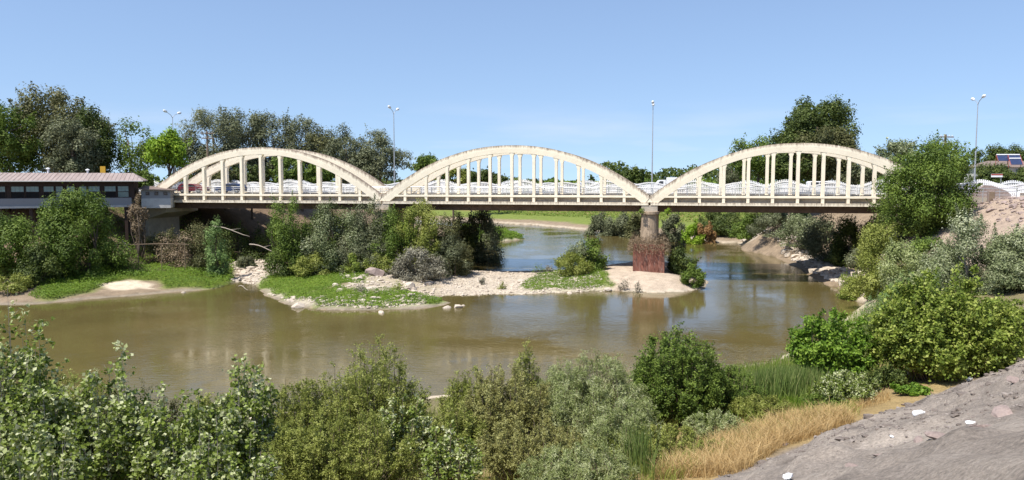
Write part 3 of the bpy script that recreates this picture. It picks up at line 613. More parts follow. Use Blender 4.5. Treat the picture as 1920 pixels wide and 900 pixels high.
vehicle('small_truck', s_at(1254, 12.2), 12.2, 11.365, M['carwhite'], 'small white box truck behind the foot of the right arch', 'truck', Lv=4.6, Hv=2.0, flip=True, cat='truck')
vehicle('passenger_van', s_at(1543, 12.2), 12.2, 11.365, M['carwhite'], 'white van with dark windows behind the right arch hangers', 'van', Lv=4.7, Hv=1.78, cat='van')
vehicle('passing_car', s_at(918, 17.2), 17.2, 11.365, M['carsilver'], 'silver car glimpsed through the white fence left of middle arch crown', 'car')
vehicle('passing_car', s_at(470, 12.2), 12.2, 11.365, M['carwhite'], 'white car behind the fence near the left arch middle', 'car')
vehicle('passing_car', s_at(1070, 12.2), 12.2, 11.365, M['carsilver'], 'silver car behind the fence right of middle arch crown', 'car', flip=True)

# ------------------------------------------------------------------ riverside building on stilts
bx0, by0 = aty(-90, 340, 103)[:2]; bx1, by1 = aty(265, 340, 111)[:2]
bang = math.atan2(by1-by0, bx1-bx0); BL = math.hypot(bx1-bx0, by1-by0)
rest = empty('riverside_restaurant', (bx1, by1, 0), bang, label='long brown building on stilts with pinkish metal roof above the left bank', cat='building')
def U(px): # local x of a facade pixel
    k = (px-960)/F/CP; t = (bx1-k*by1)/(k*math.sin(bang)-math.cos(bang)); return t
z_eave, z_sill, z_bot = 13.25, 10.75, 9.55
MB().box(-BL, -1.0, .45, 8, z_sill-.1, z_eave-.15).build('wall', M['brown'], rest)
MB().box(-BL, U(249), -.02, 7.9, z_bot+.28, z_sill+.1).build('balcony_band', M['greywall'], rest)
MB().box(-BL, U(249)+.1, -.14, 7.9, z_bot, z_bot+.276).build('floor_slab', M['whitewall'], rest)
MB().box(-BL, U(252), .3, .44, z_eave-.75, z_eave-.15).build('lintel', M['brown'], rest)
rf = MB(); xr0, xr1 = -BL-1, .25
rf.add([(xr0, -.75, z_eave-.12), (xr1, -.75, z_eave-.12), (xr1-1.6, 5, z_eave+.95), (xr0, 5, z_eave+.95), (xr1, 9, z_eave-.1), (xr0, 9, z_eave-.1)]+
       [(xr0, -.75, z_eave), (xr1, -.75, z_eave), (xr1-1.6, 5, z_eave+1.07), (xr0, 5, z_eave+1.07), (xr1, 9, z_eave+.02), (xr0, 9, z_eave+.02)],
       [(6, 7, 8, 9), (9, 8, 10, 11), (7, 10, 8), (0, 1, 7, 6), (0, 3, 2, 1), (3, 5, 4, 2), (1, 2, 4), (1, 4, 10, 7), (5, 11, 10, 4)])
x = xr0+.3
while x < xr1-.2:   # standing seams
    e_ = max(0, x-(xr1-1.6))/1.6; y1_ = 5-5.75*e_*.98; z1_ = z_eave+1.09-1.07*e_*.98
    rf.add([(x-.02, -.75, z_eave+.002), (x+.02, -.75, z_eave+.002), (x+.02, y1_, z1_), (x-.02, y1_, z1_), (x-.02, -.75, z_eave+.04), (x+.02, -.75, z_eave+.04), (x+.02, y1_, z1_+.03), (x-.02, y1_, z1_+.03)],
           [(4, 5, 6, 7), (0, 1, 5, 4), (0, 4, 7, 3), (1, 2, 6, 5)]); x += .55
roofo = rf.build('roof', M['roof'], rest)
g_ = MB(); g_.tube([(xr0, -.82, z_eave-.1), (xr1, -.82, z_eave-.1)], .07, 8); g_.build('gutter', M['whitewall'], roofo)
for vx, hh in ((U(83), .5), (U(160), .35)):
    v_ = MB(); v_.tube([(vx, 5.0, z_eave+.9), (vx, 5.0, z_eave+1.1+hh)], .14, 10); v_.tube([(vx, 5.0, z_eave+1.1+hh), (vx, 5.0, z_eave+1.2+hh), (vx, 5.0, z_eave+1.3+hh)], [.3, .26, .05], 10)
    v_.build('roof_vent', M['lampwhite'], roofo)
def window(x0, x1, open_=True):
    f_ = MB(); z0, z1, zm = z_sill+.12, z_eave-.72, z_sill+.95
    f_.box(x0, x1, .36, .44, z1-.09, z1); f_.box(x0, x1, .36, .44, z0, z0+.07); f_.box(x0, x1, .36, .44, zm-.04, zm+.04)
    for xx in (x0, x1-.07): f_.box(xx, xx+.07, .34, .445, z0+.07, z1-.09)
    fr = f_.build('window', M['brown'], rest)
    g1 = MB(); g1.box(x0+.07, x1-.07, .40, .42, zm+.04, z1-.09); g1.build('pane', M['netting'], fr)
    b1 = MB()
    for q_ in (1/3, 2/3): b1.box(x0+(x1-x0)*q_-.015, x0+(x1-x0)*q_+.015, .37, .40, zm+.04, z1-.09)
    b1.box(x0+.07, x1-.07, .37, .398, (zm+z1)/2-.03, (zm+z1)/2); b1.build('glazing_bar', M['greywall'], fr)
    g2 = MB(); g2.box(x0+.07, x1-.07, .41, .43, z0+.07, zm-.04); g2.build('pane', M['interior'] if open_ else M['glass'], fr)
for a_, b_, op in ((-75, -50, True), (-48, -24, True), (-12, 14, True), (23, 49, True), (51, 77, True), (84, 105, True), (107, 122, False), (127, 144, True), (151, 166, False), (168, 191, True), (198, 221, True), (223, 245, False)):
    window(U(a_), U(b_), op)
for px in (-60, -5, 60, 125, 190, 238):
    xx = U(px)
    for yy in (.3, 4.2, 7.4): 
        X0 = bx1+xx*math.cos(bang)-yy*math.sin(bang); Y0 = by1+xx*math.sin(bang)+yy*math.cos(bang)
        MB().box(xx-.2, xx+.2, yy-.2, yy+.2, gz(X0, Y0)-.5, z_bot-.004).build('stilt', M['brown'], rest)
# annex
ax0, ay0 = aty(264, 350, 112)[:2]; ax1, ay1 = aty(319, 350, 113)[:2]; aa = math.atan2(ay1-ay0, ax1-ax0); AL = math.hypot(ax1-ax0, ay1-ay0)
annex = empty('annex_building', (ax0, ay0, 0), aa, label='small off-white annex with three tiny windows beside the bridge end', cat='building')
zs = [aty(290, q_, 112.5)[2] for q_ in (390, 372, 356)]
MB().box(0, AL, 0, 4, zs[0], zs[1]).build('plinth', M['whitewall'], annex)
MB().box(.02, AL-.02, .03, 3.95, zs[1]+.002, zs[2]).build('wall', M['greywall'], annex)
ar = MB(); ar.add([(-.3, -.5, zs[2]+.05), (AL+.45, -.5, zs[2]-.1), (AL+.45, 4.4, zs[2]-.05), (-.3, 4.4, zs[2]+.45), (-.3, -.5, zs[2]+.2), (AL+.45, -.5, zs[2]+.02), (AL+.45, 4.4, zs[2]+.08), (-.3, 4.4, zs[2]+.6)],
    [(0, 3, 2, 1), (4, 5, 6, 7), (0, 1, 5, 4), (1, 2, 6, 5), (2, 3, 7, 6), (3, 0, 4, 7)]); ar.build('roof', M['redroof'], annex)
for q_ in (.22, .52, .83):
    f_ = MB().box(AL*q_-.24, AL*q_+.24, -.02, .028, zs[2]-.75, zs[2]-.3).build('window', M['brown'], annex)
    MB().box(AL*q_-.18, AL*q_+.18, -.028, -.021, zs[2]-.7, zs[2]-.36).build('pane', M['carglass'], f_)
X0, Y0, _ = aty(193, 320, 122); zt = aty(193, 313, 122)[2]
sg = empty('yellow_signboard', (X0, Y0, 10.8), 0, label='orange-yellow signboard above the brown roof, in front of the dark trees', cat='sign')
MB().box(-.4, .4, -.06, .06, 2.0, zt+.1-10.8).build('board', M['yellow'], sg); MB().tube([(0, .0, 0), (0, 0, 2.0)], .05, 8).build('post', M['steel'], sg)

# ------------------------------------------------------------------ poles, right-hand fences, far houses
def util_pole(px, ytop, Y, label, zb=11):
    X, _, zt = aty(px, ytop, Y); r_ = empty('utility_pole', (X, Y, zb), R(12), label=label, cat='utility pole', group='wooden utility poles')
    H = zt-zb; MB().tube([(0, 0, -.5), (0, 0, H)], [.22, .15], 10).build('pole', M['wood'], r_)
    for k_, zz in enumerate((H-.35, H-1.2)):
        c_ = MB().box(-1.1+.25*k_, 1.1-.25*k_, -.26, -.14, zz-.07, zz+.07).build('crossarm', M['wood'], r_)
        ins = MB()
        for xx in (-.85, -.4, .4, .85): ins.tube([(xx*(1-.2*k_), -.2, zz+.07), (xx*(1-.2*k_), -.2, zz+.2), (xx*(1-.2*k_), -.2, zz+.27)], [.03, .06, .02], 6)
        ins.build('insulator', M['lampwhite'], c_)
    MB().tube([(-.8, -.2, H-.4), (0, -.16, H-1.5)], .035, 5).build('brace', M['wood'], r_)
util_pole(388, 246, 134, 'wooden utility pole behind the left arch, in front of grey poplars')
util_pole(1773, 252, 106, 'wooden utility pole poking above the big dark tree at right')
# picket fence end and grey wing at the right
X0, Y0, _ = aty(1832, 370, 96)
pf = empty('picket_fence', (X0, Y0, gz(X0, Y0)), R(-16), label='white picket fence end curving down at the right bridge approach', cat='fence')
fzb = aty(1840, 380, 96)[2]-gz(X0, Y0)
pk = MB()
for i in range(22):
    u = i/21; s = u*4.3; top = fzb+aty(0, 336, 96)[2]-aty(0, 380, 96)[2]-1.45*u**1.7; pk.add([(s-.07, 0, fzb-.9*u-.2), (s+.07, 0, fzb-.9*u-.2), (s+.07, .05, fzb-.9*u-.2), (s-.07, .05, fzb-.9*u-.2), (s-.07, 0, top-.1), (s+.07, 0, top-.1), (s+.07, .05, top-.1), (s-.07, .05, top-.1), (s, .025, top)],
        [(0, 1, 5, 4), (1, 2, 6, 5), (2, 3, 7, 6), (3, 0, 4, 7), (4, 5, 8), (5, 6, 8), (6, 7, 8), (7, 4, 8)])
pk.build('picket_panel', M['white'], pf)
MB().tube([(i/10*4.3, .06, fzb+2.0-1.45*(i/10)**1.7) for i in range(11)], .08, 6).build('rail', M['white'], pf)
MB().box(4.33, 4.53, -.06, .14, fzb-1.2, fzb+1.4).build('post', M['white'], pf)
X0, Y0, zt = aty(1825, 356, 92); zb = gz(X0+2, Y0)
gw = empty('parapet_wall', (X0, Y0, 0), R(-8), label='grey brown stone parapet wall behind the steel railing at right', cat='wall')
MB().prism([(0, zb-.8), (4.1, zb-.8), (4.1, zt-.55), (3.6, zt-.1), (2.0, zt+.5), (1.2, zt+.55), (0, zt-.4)], 0, .5).build('wall', M['darkrock'], gw)
MB().box(-.3, 4.5, -.25, -.02, zb-.8, zb+.35).build('plinth', M['concrete'], gw)
rl = empty('steel_railing', (X0, Y0-1.0, 0), R(-8), label='low steel pipe railing in front of the stone parapet at right', cat='railing')
q_ = MB()
for zz in (.35, .75, 1.12): q_.tube([(-1.5, 0, zb+.3+zz), (4.2, 0, zb+.3+zz)], .035, 6)
q_.build('rail', M['steel'], rl)
for xx in (-1.4, .5, 2.3, 4.1): MB().tube([(xx, 0, zb-.6), (xx, 0, zb+1.42)], .04, 6).build('post', M['steel'], rl)
bx_, by_, _ = aty(1858, 374, 89); tb = empty('utility_cabinet', (bx_, by_, gz(bx_, by_)), R(-8), label='small brown metal cabinet at the end of the steel railing', cat='cabinet')
MB().box(-.35, .35, -.2, .2, 0, 1.15, .03).build('body', M['darkrock'], tb); MB().box(-.29, .29, -.225, -.203, .12, 1.05).build('door', M['wood'], tb)
X0, Y0, _ = aty(1896, 366, 100); wf = empty('wooden_rail_fence', (X0, Y0, gz(X0, Y0)), R(-6), label='brown wooden rail fence at the far right edge', cat='fence')
dz = aty(1900, 363, 100)[2]-gz(X0, Y0)
q_ = MB()
for zz in (0, -.5): q_.box(0, 14, -.03, .03, dz+zz-.08, dz+zz+.06)
q_.build('rail', M['wood'], wf)
for i in range(8): MB().box(i*1.95, i*1.95+.1, .035, .13, -.2, dz+.12).build('post', M['wood'], wf)
X0, Y0, zt = aty(1869, 329, 104); zg = gz(X0, Y0)
sn = empty('warning_sign', (X0, Y0, zg), 0, label='small red and white sign on a post behind the picket fence end', cat='sign')
MB().box(-.75, .75, -.04, 0, zt-zg-.22, zt-zg+.22).build('board', M['litter'], sn); MB().box(-.75, .75, -.052, -.043, zt-zg+.02, zt-zg+.2).build('stripe', M['redpaint'], sn)
MB().tube([(.6, .05, 0), (.6, .05, zt-zg+.2)], .04, 8).build('post', M['steel'], sn)
# far house with collectors
X0, Y0, zt = aty(1893, 300, 190); hb = empty('far_house', (X0, Y0, 8), R(-5), label='low house with brown tiled roof among far trees at the right', cat='house')
hz_ = zt-8; Wd = 6.5
MB().box(-Wd, Wd, 0, 8, -5, hz_-1.6).build('wall', M['whitewall'], hb)
r_ = MB(); r_.add([(-Wd-.6, -.6, hz_-1.7), (Wd+.6, -.6, hz_-1.7), (Wd-1.5, 4, hz_-.1), (-Wd+3.5, 4, hz_-.1), (Wd+.6, 8.6, hz_-1.7), (-Wd-.6, 8.6, hz_-1.7)], [(0, 1, 2, 3), (1, 4, 2), (4, 5, 3, 2), (5, 0, 3), (0, 5, 4, 1)]); r_.build('roof', M['redroof'], hb)
for xx in (-6, -2, 2, 6):
    f_ = MB().box(xx-.6, xx+.6, -.06, -.003, hz_-3.2, hz_-2.1).build('window', M['whitewall'], hb); MB().box(xx-.5, xx+.5, -.08, -.062, hz_-3.1, hz_-2.2).build('pane', M['carglass'], f_)
for i, (px, py, lb) in enumerate(((1881, 296, 'upper left solar collector in red frame on the far house roof'), (1903, 296, 'upper right solar collector in red frame on the far house roof'), (1905, 303, 'lower solar collector in red frame on the far house roof'))):
    x_, y_, z_ = aty(px, py, 188.5-i*.9); sp_ = empty('solar_collector', (x_, y_, z_), R(-5), label=lb, cat='solar collector', group='solar collectors on the far roof')
    q_ = [(-1.3, -.5, -.75), (1.3, -.5, -.75), (1.3, .5, .6), (-1.3, .5, .6)]
    MB().add(q_+[(a_, b_-.03, c_+.06) for a_, b_, c_ in q_], [(0, 3, 2, 1), (4, 5, 6, 7), (0, 1, 5, 4), (1, 2, 6, 5), (2, 3, 7, 6), (3, 0, 4, 7)]).build('panel', M['panelblue'], sp_)
    f_ = MB(); f_.tube([(-1.3, .5, .75), (1.3, .5, .75)], .16, 8); f_.build('tank', M['lampwhite'], sp_)
    f_ = MB()
    for xx in (-1.35, 1.35): f_.tube([(xx, -.6, -.8), (xx, .5, .7), (xx, .6, -1.6)], .06, 5)
    f_.build('frame', M['redpaint'], sp_)
# ------------------------------------------------------------------ trees behind the left bank
T, B_ = 'tree', 'bush'
def hs(*a): return a
plant('broadleaf_tree', 15, 172, 62, 128, 'mid green broad tree cut by the left edge, behind the brown building', leaf='mid', nl=16000, ls=.42, nclump=46, cr=.22, ybot=345)
plant('broadleaf_tree', 110, 155, 92, 138, 'biggest dark brownish tree behind the brown building', leaf='brownish', nl=30000, ls=.42, nclump=80, cr=.18, ybot=345)
plant('broadleaf_tree', 170, 190, 45, 131, 'dark tree at the right shoulder of the biggest tree group', leaf='dark', nl=14000, ls=.4, nclump=46, cr=.22, ybot=345)
plant('linden_tree', 132, 218, 50, 124, 'paler grey-green rounded tree in front of the biggest dark tree', leaf='grey', nl=16000, ls=.36, nclump=46, cr=.2, ybot=345, shape='dome')
plant('locust_tree', 243, 214, 42, 132, 'airy green tree with open branches between dark tree and yellow-green tree', leaf='mid', nl=4600, ls=.4, nclump=34, cr=.17, ybot=345)
plant('maple_tree', 312, 228, 37, 126, 'bright yellow-green tree left of the left arch', leaf='lime', nl=9000, ls=.4, nclump=28, cr=.25, ybot=322)
plant('broadleaf_tree', 268, 318, 30, 122, 'low shaded green tree behind the annex roof', leaf='mid', nl=5000, ls=.35, ybot=360)
for i, (px, yt, hw, Y, nl, lf, lb) in enumerate((
    (400, 192, 50, 148, 15000, 'grey', 'tallest grey-green poplar left of the left arch crown'),
    (455, 204, 42, 152, 13000, 'grey', 'grey-green poplar directly above the left arch crown'),
    (510, 208, 45, 155, 13000, 'grey', 'grey-green poplar right of the left arch crown'),
    (562, 218, 42, 157, 12000, 'grey', 'grey-green poplar above the right shoulder of the left arch'),
    (608, 232, 38, 156, 10000, 'brownish', 'brownish poplar stepping down right of the left arch'),
    (655, 240, 40, 150, 12000, 'grey', 'rounded grey poplar above the falling end of the left arch'),
    (712, 247, 44, 147, 13000, 'grey', 'grey poplar just left of the second street lamp'),
    (360, 262, 30, 146, 7000, 'grey', 'shorter grey poplar behind the left foot of the left arch'))):
    plant('poplar_tree', px, yt-4, hw*1.25, Y, lb, leaf=lf, nl=nl, ls=.44, asp=.42, nclump=56, cr=.16, ybot=350, group='grey poplars behind the left arch', up=.5)
for px, yt, hw, Y, lf, lb in ((540, 292, 40, 141, 'mid', 'darker green low tree behind the left arch hangers'), (600, 300, 34, 139, 'mid', 'green low tree behind the right part of the left arch'),
    (470, 300, 36, 140, 'dark', 'shaded low tree behind the left arch centre'), (420, 312, 26, 138, 'brownish', 'brownish low tree behind the left arch near its pole')):
    plant('broadleaf_tree', px, yt, hw, Y, lb, leaf=lf, nl=6000, ls=.4, ybot=352)
plant('broadleaf_tree', 800, 290, 36, 165, 'green tree behind the left foot of the middle arch', leaf='mid', nl=7000, ls=.5, ybot=350)
plant('broadleaf_tree', 850, 312, 30, 175, 'olive tree behind the third hanger of the middle arch', leaf='olive', nl=5000, ls=.5, ybot=352)
for px, yt, hw, lb in ((884, 322, 18, 'left of three far dark trees behind the middle arch'), (911, 315, 16, 'middle and tallest of three far dark trees behind the middle arch'), (936, 325, 12, 'right of three far dark trees behind the middle arch')):
    plant('broadleaf_tree', px, yt, hw, 260, lb, leaf='dark', nl=2600, ls=.9, nclump=18, base=3, ybot=352)
for px, yt, hw, lb in ((1149, 307, 5.5, 'left of two thin far cypress-like trees above the middle arch foot'), (1165, 314, 5, 'right of two thin far cypress-like trees above the middle arch foot'), (1109, 324, 7, 'small pointed far tree behind the last hangers of middle arch')):
    plant('cypress_tree', px, yt, hw, 300, lb, leaf='dark', nl=1300, ls=.8, nclump=20, cr=.3, base=3, ybot=352, shape='cone')
for px, yt, hw, lb in ((1180, 312, 11, 'far grey-green poplar left of the lamp over the rusty pier'), (1196, 308, 13, 'taller far green poplar touching the lamp over the rusty pier')):
    plant('poplar_tree', px, yt, hw, 290, lb, leaf='dark', nl=3000, ls=.8, nclump=26, cr=.25, base=3, ybot=352)
# far wood on the horizon reads as one mass
def wood(name, x0, x1, Y, ztops, n_, leaf, ls, seed=0, zb=2):
    c = rng.uniform(x0, x1, n_); yy = Y+rng.uniform(-14, 14, n_); zt_ = zb+ztops*(.62+.5*(vnoise(c, c*0, 9, seed)+.6*vnoise(c, c*0, 3.5, seed+3)))
    u = rng.random(n_)**.55; P = np.c_[c, yy+(u*3), zb+(zt_-zb)*u]; P += rng.normal(size=P.shape)*.5
    foliage_o = foliage(name, P, unit(rs(n_)+np.array([0, -.5, .6])), rs(n_), ls*rng.uniform(.6, 1.4, n_), .7, .45+.5*(vnoise(c, P[:, 2], 4, seed+7)-.5)+rng.normal(0, .15, n_), LM[leaf], None)
    return tag(foliage_o, kind='stuff')
wood('far_wood', -20, 190, 330, 9.5, 26000, 'mid', 1.3, 3)
wood('far_wood', -260, 20, 420, 10.5, 16000, 'dark', 1.6, 9)
wood('far_wood', 60, 500, 520, 17, 26000, 'dark', 1.9, 13)
# right far trees
plant('plane_tree', 1530, 176, 72, 150, 'tall dark green tree dominating the view above the right arch', leaf='dark', nl=30000, ls=.46, nclump=70, cr=.19, ybot=330, shape='round')
plant('broadleaf_tree', 1548, 236, 62, 142, 'brownish green tree just behind the right arch crown', leaf='brownish', nl=18000, ls=.42, nclump=50, cr=.2, ybot=352)
plant('broadleaf_tree', 1418, 244, 52, 168, 'mid green tree above the left shoulder of the right arch', leaf='mid', nl=13000, ls=.42, nclump=44, cr=.21, ybot=345)
plant('broadleaf_tree', 1375, 300, 34, 188, 'silvery low tree behind the rising part of the right arch', leaf='grey', nl=7000, ls=.38, ybot=352)
plant('broadleaf_tree', 1480, 268, 44, 141, 'shaded dark tree behind the right arch hangers', leaf='dark', nl=13000, ls=.42, nclump=40, cr=.22, ybot=352)
plant('broadleaf_tree', 1605, 300, 40, 138, 'grey-green tree behind the right part of the right arch', leaf='grey', nl=9000, ls=.38, ybot=352)
plant('poplar_tree', 1690, 262, 48, 128, 'pale silvery poplar behind the dark tree at the bridge end', leaf='silver', nl=11000, ls=.36, nclump=40, cr=.2, ybot=345)
plant('broadleaf_tree', 1770, 254, 40, 104, 'thin topped green tree around the utility pole at right', leaf='mid', nl=6000, ls=.3, nclump=36, cr=.18, ybot=340)
for px, yt, hw, Y, lb in ((1850, 272, 30, 240, 'far bluish tree left of the solar collectors'), (1890, 268, 30, 250, 'far bluish tree above the solar collectors'), (1925, 270, 30, 240, 'far bluish tree at the right edge')):
    plant('broadleaf_tree', px, yt, hw, Y, lb, leaf='dark', nl=7000, ls=.6, nclump=40, cr=.2, base=6, ybot=340)
plant('broadleaf_tree', 1862, 308, 36, 135, 'green tree before the walls of the far house', leaf='dark', nl=9000, ls=.36, ybot=372)
plant('dark_conifer', 1905, 312, 32, 118, 'dark dense evergreen hedge tree at the right edge below the solar collectors', leaf='dark', nl=12000, ls=.34, ybot=372)
plant('broadleaf_tree', 1848, 322, 28, 122, 'dark green tree behind the picket fence end', leaf='dark', nl=8000, ls=.34, ybot=368)

# ------------------------------------------------------------------ left bank bushes
plant('riverside_bush', 145, 345, 76, 99, 'large rounded green willow bush before the brown building', cat=B_, leaf='mid', nl=26000, ls=.27, nclump=64, cr=.2, shape='dome')
plant('riverside_bush', 20, 385, 62, 96, 'green willow bush at the left edge before the brown building', cat=B_, leaf='mid', nl=20000, ls=.27, nclump=52, cr=.2, shape='dome')
plant('riverside_bush', 80, 450, 40, 93, 'lower darker bush between the two big willow bushes at left', cat=B_, leaf='dark', nl=8000, ls=.25)
plant('dead_creeper', 258, 352, 17, 108.5, 'dry brown creeper hanging at the corner of the stilt building', cat='creeper', leaf='dry', nl=5000, ls=.2, ybot=460, cr=.3, shape='round')
for px, yt, hw, Y, lf, lb in ((335, 416, 44, 108, 'dry', 'tangled dry brown brush below the annex'), (300, 422, 26, 110, 'brownish', 'shaded brown scrub left of the dry brush'),
    (372, 398, 30, 108, 'brownish', 'brown-green scrub added to darken the pale abutment under the left arch'), (440, 408, 36, 117, 'dark', 'dark scrub added to deepen the shade under the left arch'), (490, 420, 34, 119, 'dark', 'dark green scrub added to deepen the shade beside the island bush'),  # these three are added to make the hollow under the arch darker
    (382, 425, 26, 106, 'brownish', 'reddish brown scrub on the slope under the left arch'), (408, 412, 22, 104, 'pale', 'light green shrub against the dark underside of left arch'),
    (462, 476, 16, 112, 'grey', 'small grey shrub on the pale stones under the left arch')):
    plant('bank_shrub', px, yt, hw, Y, lb, cat=B_, leaf=lf, nl=5000, ls=.22, nclump=26)
# central island
for px, yt, hw, Y, lf, nl, sh, lb in (
    (548, 350, 42, 97, 'mid', 15000, 'round', 'bright green upright bush at the left of the island'),
    (560, 420, 60, 99, 'dark', 9000, 'round', 'dark shaded bush low behind the island greenery'),
    (628, 364, 56, 98, 'silver', 20000, 'dome', 'large silvery green bush in the island middle'),
    (690, 388, 50, 100, 'grey', 14000, 'dome', 'grey-green bush beside the second pier, right of silvery bush'),
    (782, 372, 52, 97, 'olive', 18000, 'dome', 'tall olive green bush under the left foot of middle arch'),
    (770, 368, 18, 95, 'yellow', 3200, 'round', 'yellow-green leafy top in front of the tall olive bush'),
    (845, 398, 36, 103, 'brownish', 13000, 'dome', 'dark brown-green bush at the right of the island clump'),
    (836, 440, 38, 93, 'grey', 9000, 'dome', 'sage green bush leaning over the pale gravel'),
    (735, 430, 45, 94, 'mid', 10000, 'dome', 'mid green bush low in the island clump centre'),
    (590, 476, 38, 89, 'olive', 7000, 'dome', 'low rounded olive shrub behind the island grass'),
    (665, 474, 26, 88, 'yellow', 4200, 'dome', 'low yellow-green shrub on the island'),
    (712, 478, 34, 88.5, 'olive', 6000, 'dome', 'low olive shrub left of the ashen bush'),
    (786, 468, 44, 87, 'ash', 9000, 'dome', 'ashen grey half-dry bush by the boulders'),
    (900, 388, 44, 128, 'grey', 9000, 'dome', 'grey-green bush behind the island under the middle arch'),
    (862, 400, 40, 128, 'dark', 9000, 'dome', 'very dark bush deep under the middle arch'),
    (915, 405, 22, 150, 'grey', 4000, 'dome', 'grey-green bush at the tip of the far spit'),
    (620, 372, 60, 103, 'dark', 12000, 'dome', 'dark green bush behind the silvery island bush'), (738, 386, 60, 103, 'mid', 12000, 'dome', 'green bush behind the grey-green one hiding the second pier'),
    (700, 372, 46, 101.5, 'grey', 11000, 'dome', 'sage bush covering the left pier of the middle arch'), (690, 440, 60, 93, 'grey', 9000, 'dome', 'dull grey-green bush at the front of the island clump'),
    ):
    if Y < 105: Y = 97.5 if lf == 'ash' else 101+(Y-87)*.22
    plant('island_bush', px, yt-4, hw*1.1, Y, lb, cat=B_, leaf=lf, nl=nl, ls=.21 if Y < 110 else .28, nclump=44, cr=.2, shape=sh, skirt=.02, depth=min(hw*Y/F, 2.9))
plant('gravel_bush', 1078, 470, 36, 102, 'olive round bush on the gravel bar, left of the leafy one', cat=B_, leaf='olive', nl=8000, ls=.17, nclump=30, shape='dome', skirt=.02)
plant('gravel_bush', 1110, 444, 32, 104, 'taller leafy green bush on the gravel bar', cat=B_, leaf='mid', nl=6500, ls=.22, nclump=26, shape='fan', skirt=.05)
plant('gravel_bush', 1085, 452, 24, 105, 'pale grey-green bush behind the olive round bush', cat=B_, leaf='silver', nl=4200, ls=.2, nclump=22, skirt=.02)
plant('pier_shrub', 1280, 462, 24, 103, 'dark green shrub right of the rusty pier footing', cat=B_, leaf='dark', nl=5500, ls=.24, nclump=24, skirt=.02)
plant('pier_shrub', 1300, 494, 20, 96, 'low green shrub at the water edge right of the pier', cat=B_, leaf='mid', nl=3000, ls=.22, skirt=.02)
plant('pier_shrub', 1270, 425, 16, 108, 'grey shrub growing behind the pier column', cat=B_, leaf='grey', nl=3500, ls=.22, skirt=.02)
for px, yt, lf, lb in ((694, 381, 'rusty', 'small weed tuft on the left pier top'), (1252, 389, 'lime', 'lime green fern on the right corner of the pier top'), (1204, 389, 'mid', 'tiny fern on the left corner of the pier top')):
    Yq = 101.5 if px > 1000 else 108; plant('pier_fern', px, yt, 6, Yq, lb, cat='plant', leaf=lf, nl=350, ls=.15, nclump=8, base=aty(px, 401, Yq)[2], skirt=0)
for px, py, h_, lf, lb in ((1012, 514, 14, 'mid', 'small green tuft on the bar before the shadow'), (1030, 512, 10, 'ash', 'small grey tuft beside the green tuft on the bar'), (905, 530, 7, 'ash', 'tiny dry tuft on the left part of the pale gravel'),
    (1168, 535, 12, 'ash', 'dry grey tuft on the mound left of the pier front'), (1195, 538, 8, 'ash', 'tiny dry tuft at the front of the pier mound'), (1300, 530, 12, 'olive', 'olive tuft at the right tip of the pier mound'),
    (940, 536, 7, 'olive', 'tiny olive tuft in the middle of the pale gravel'), (672, 553, 16, 'ash', 'dry tuft between boulders on the island'), (748, 548, 16, 'olive', 'olive tuft between mauve and upright boulders')):
    X, Y = atz(px, py, .7); plant('low_tuft', px, py-h_*1.6, h_, Y, lb, cat='plant', leaf=lf, nl=420, ls=.15, nclump=8, cr=.4, skirt=0)
# dry skirt on the pier footing
def Bl(s, w_, z_): return np.array(bp_(s, w_, z_))
n_ = 9000; ss = rng.uniform(-2.1, 2.1, n_); ww = rng.uniform(-2.4, 7, n_); edge = np.maximum(abs(ss)/2.0, np.where(ww < 3, (3-ww)/5.1, 0)); keep = edge > .55; ss, ww, edge = ss[keep], ww[keep], edge[keep]
th_ = rng.uniform(0, 1, len(ss)); P = np.stack([BX+(SP_+ss*(1+.38*th_))*math.cos(TH)+(ww-1.0*th_*(ww < 0))*math.sin(TH), BY-(SP_+ss*(1+.38*th_))*math.sin(TH)+(ww-1.0*th_*(ww < 0))*math.cos(TH), 5.0+1.3*rng.random(len(ss))*(1-th_)-.75*th_**2+.3*rng.normal(size=len(ss))], 1)
sk = empty('footing_brush', bp_(SP_, 3, 4.3), 0, label='dry tangled brush sprouting from the rusty pier footing', cat='brush')
foliage('foliage', P-np.array(bp_(SP_, 3, 4.3)), rs(len(P)), unit(rs(len(P))+np.array([0, 0, .3])), .34*rng.uniform(.5, 1.3, len(P)), .22, .5+rng.normal(0, .25, len(P)), LM['dry'], sk)
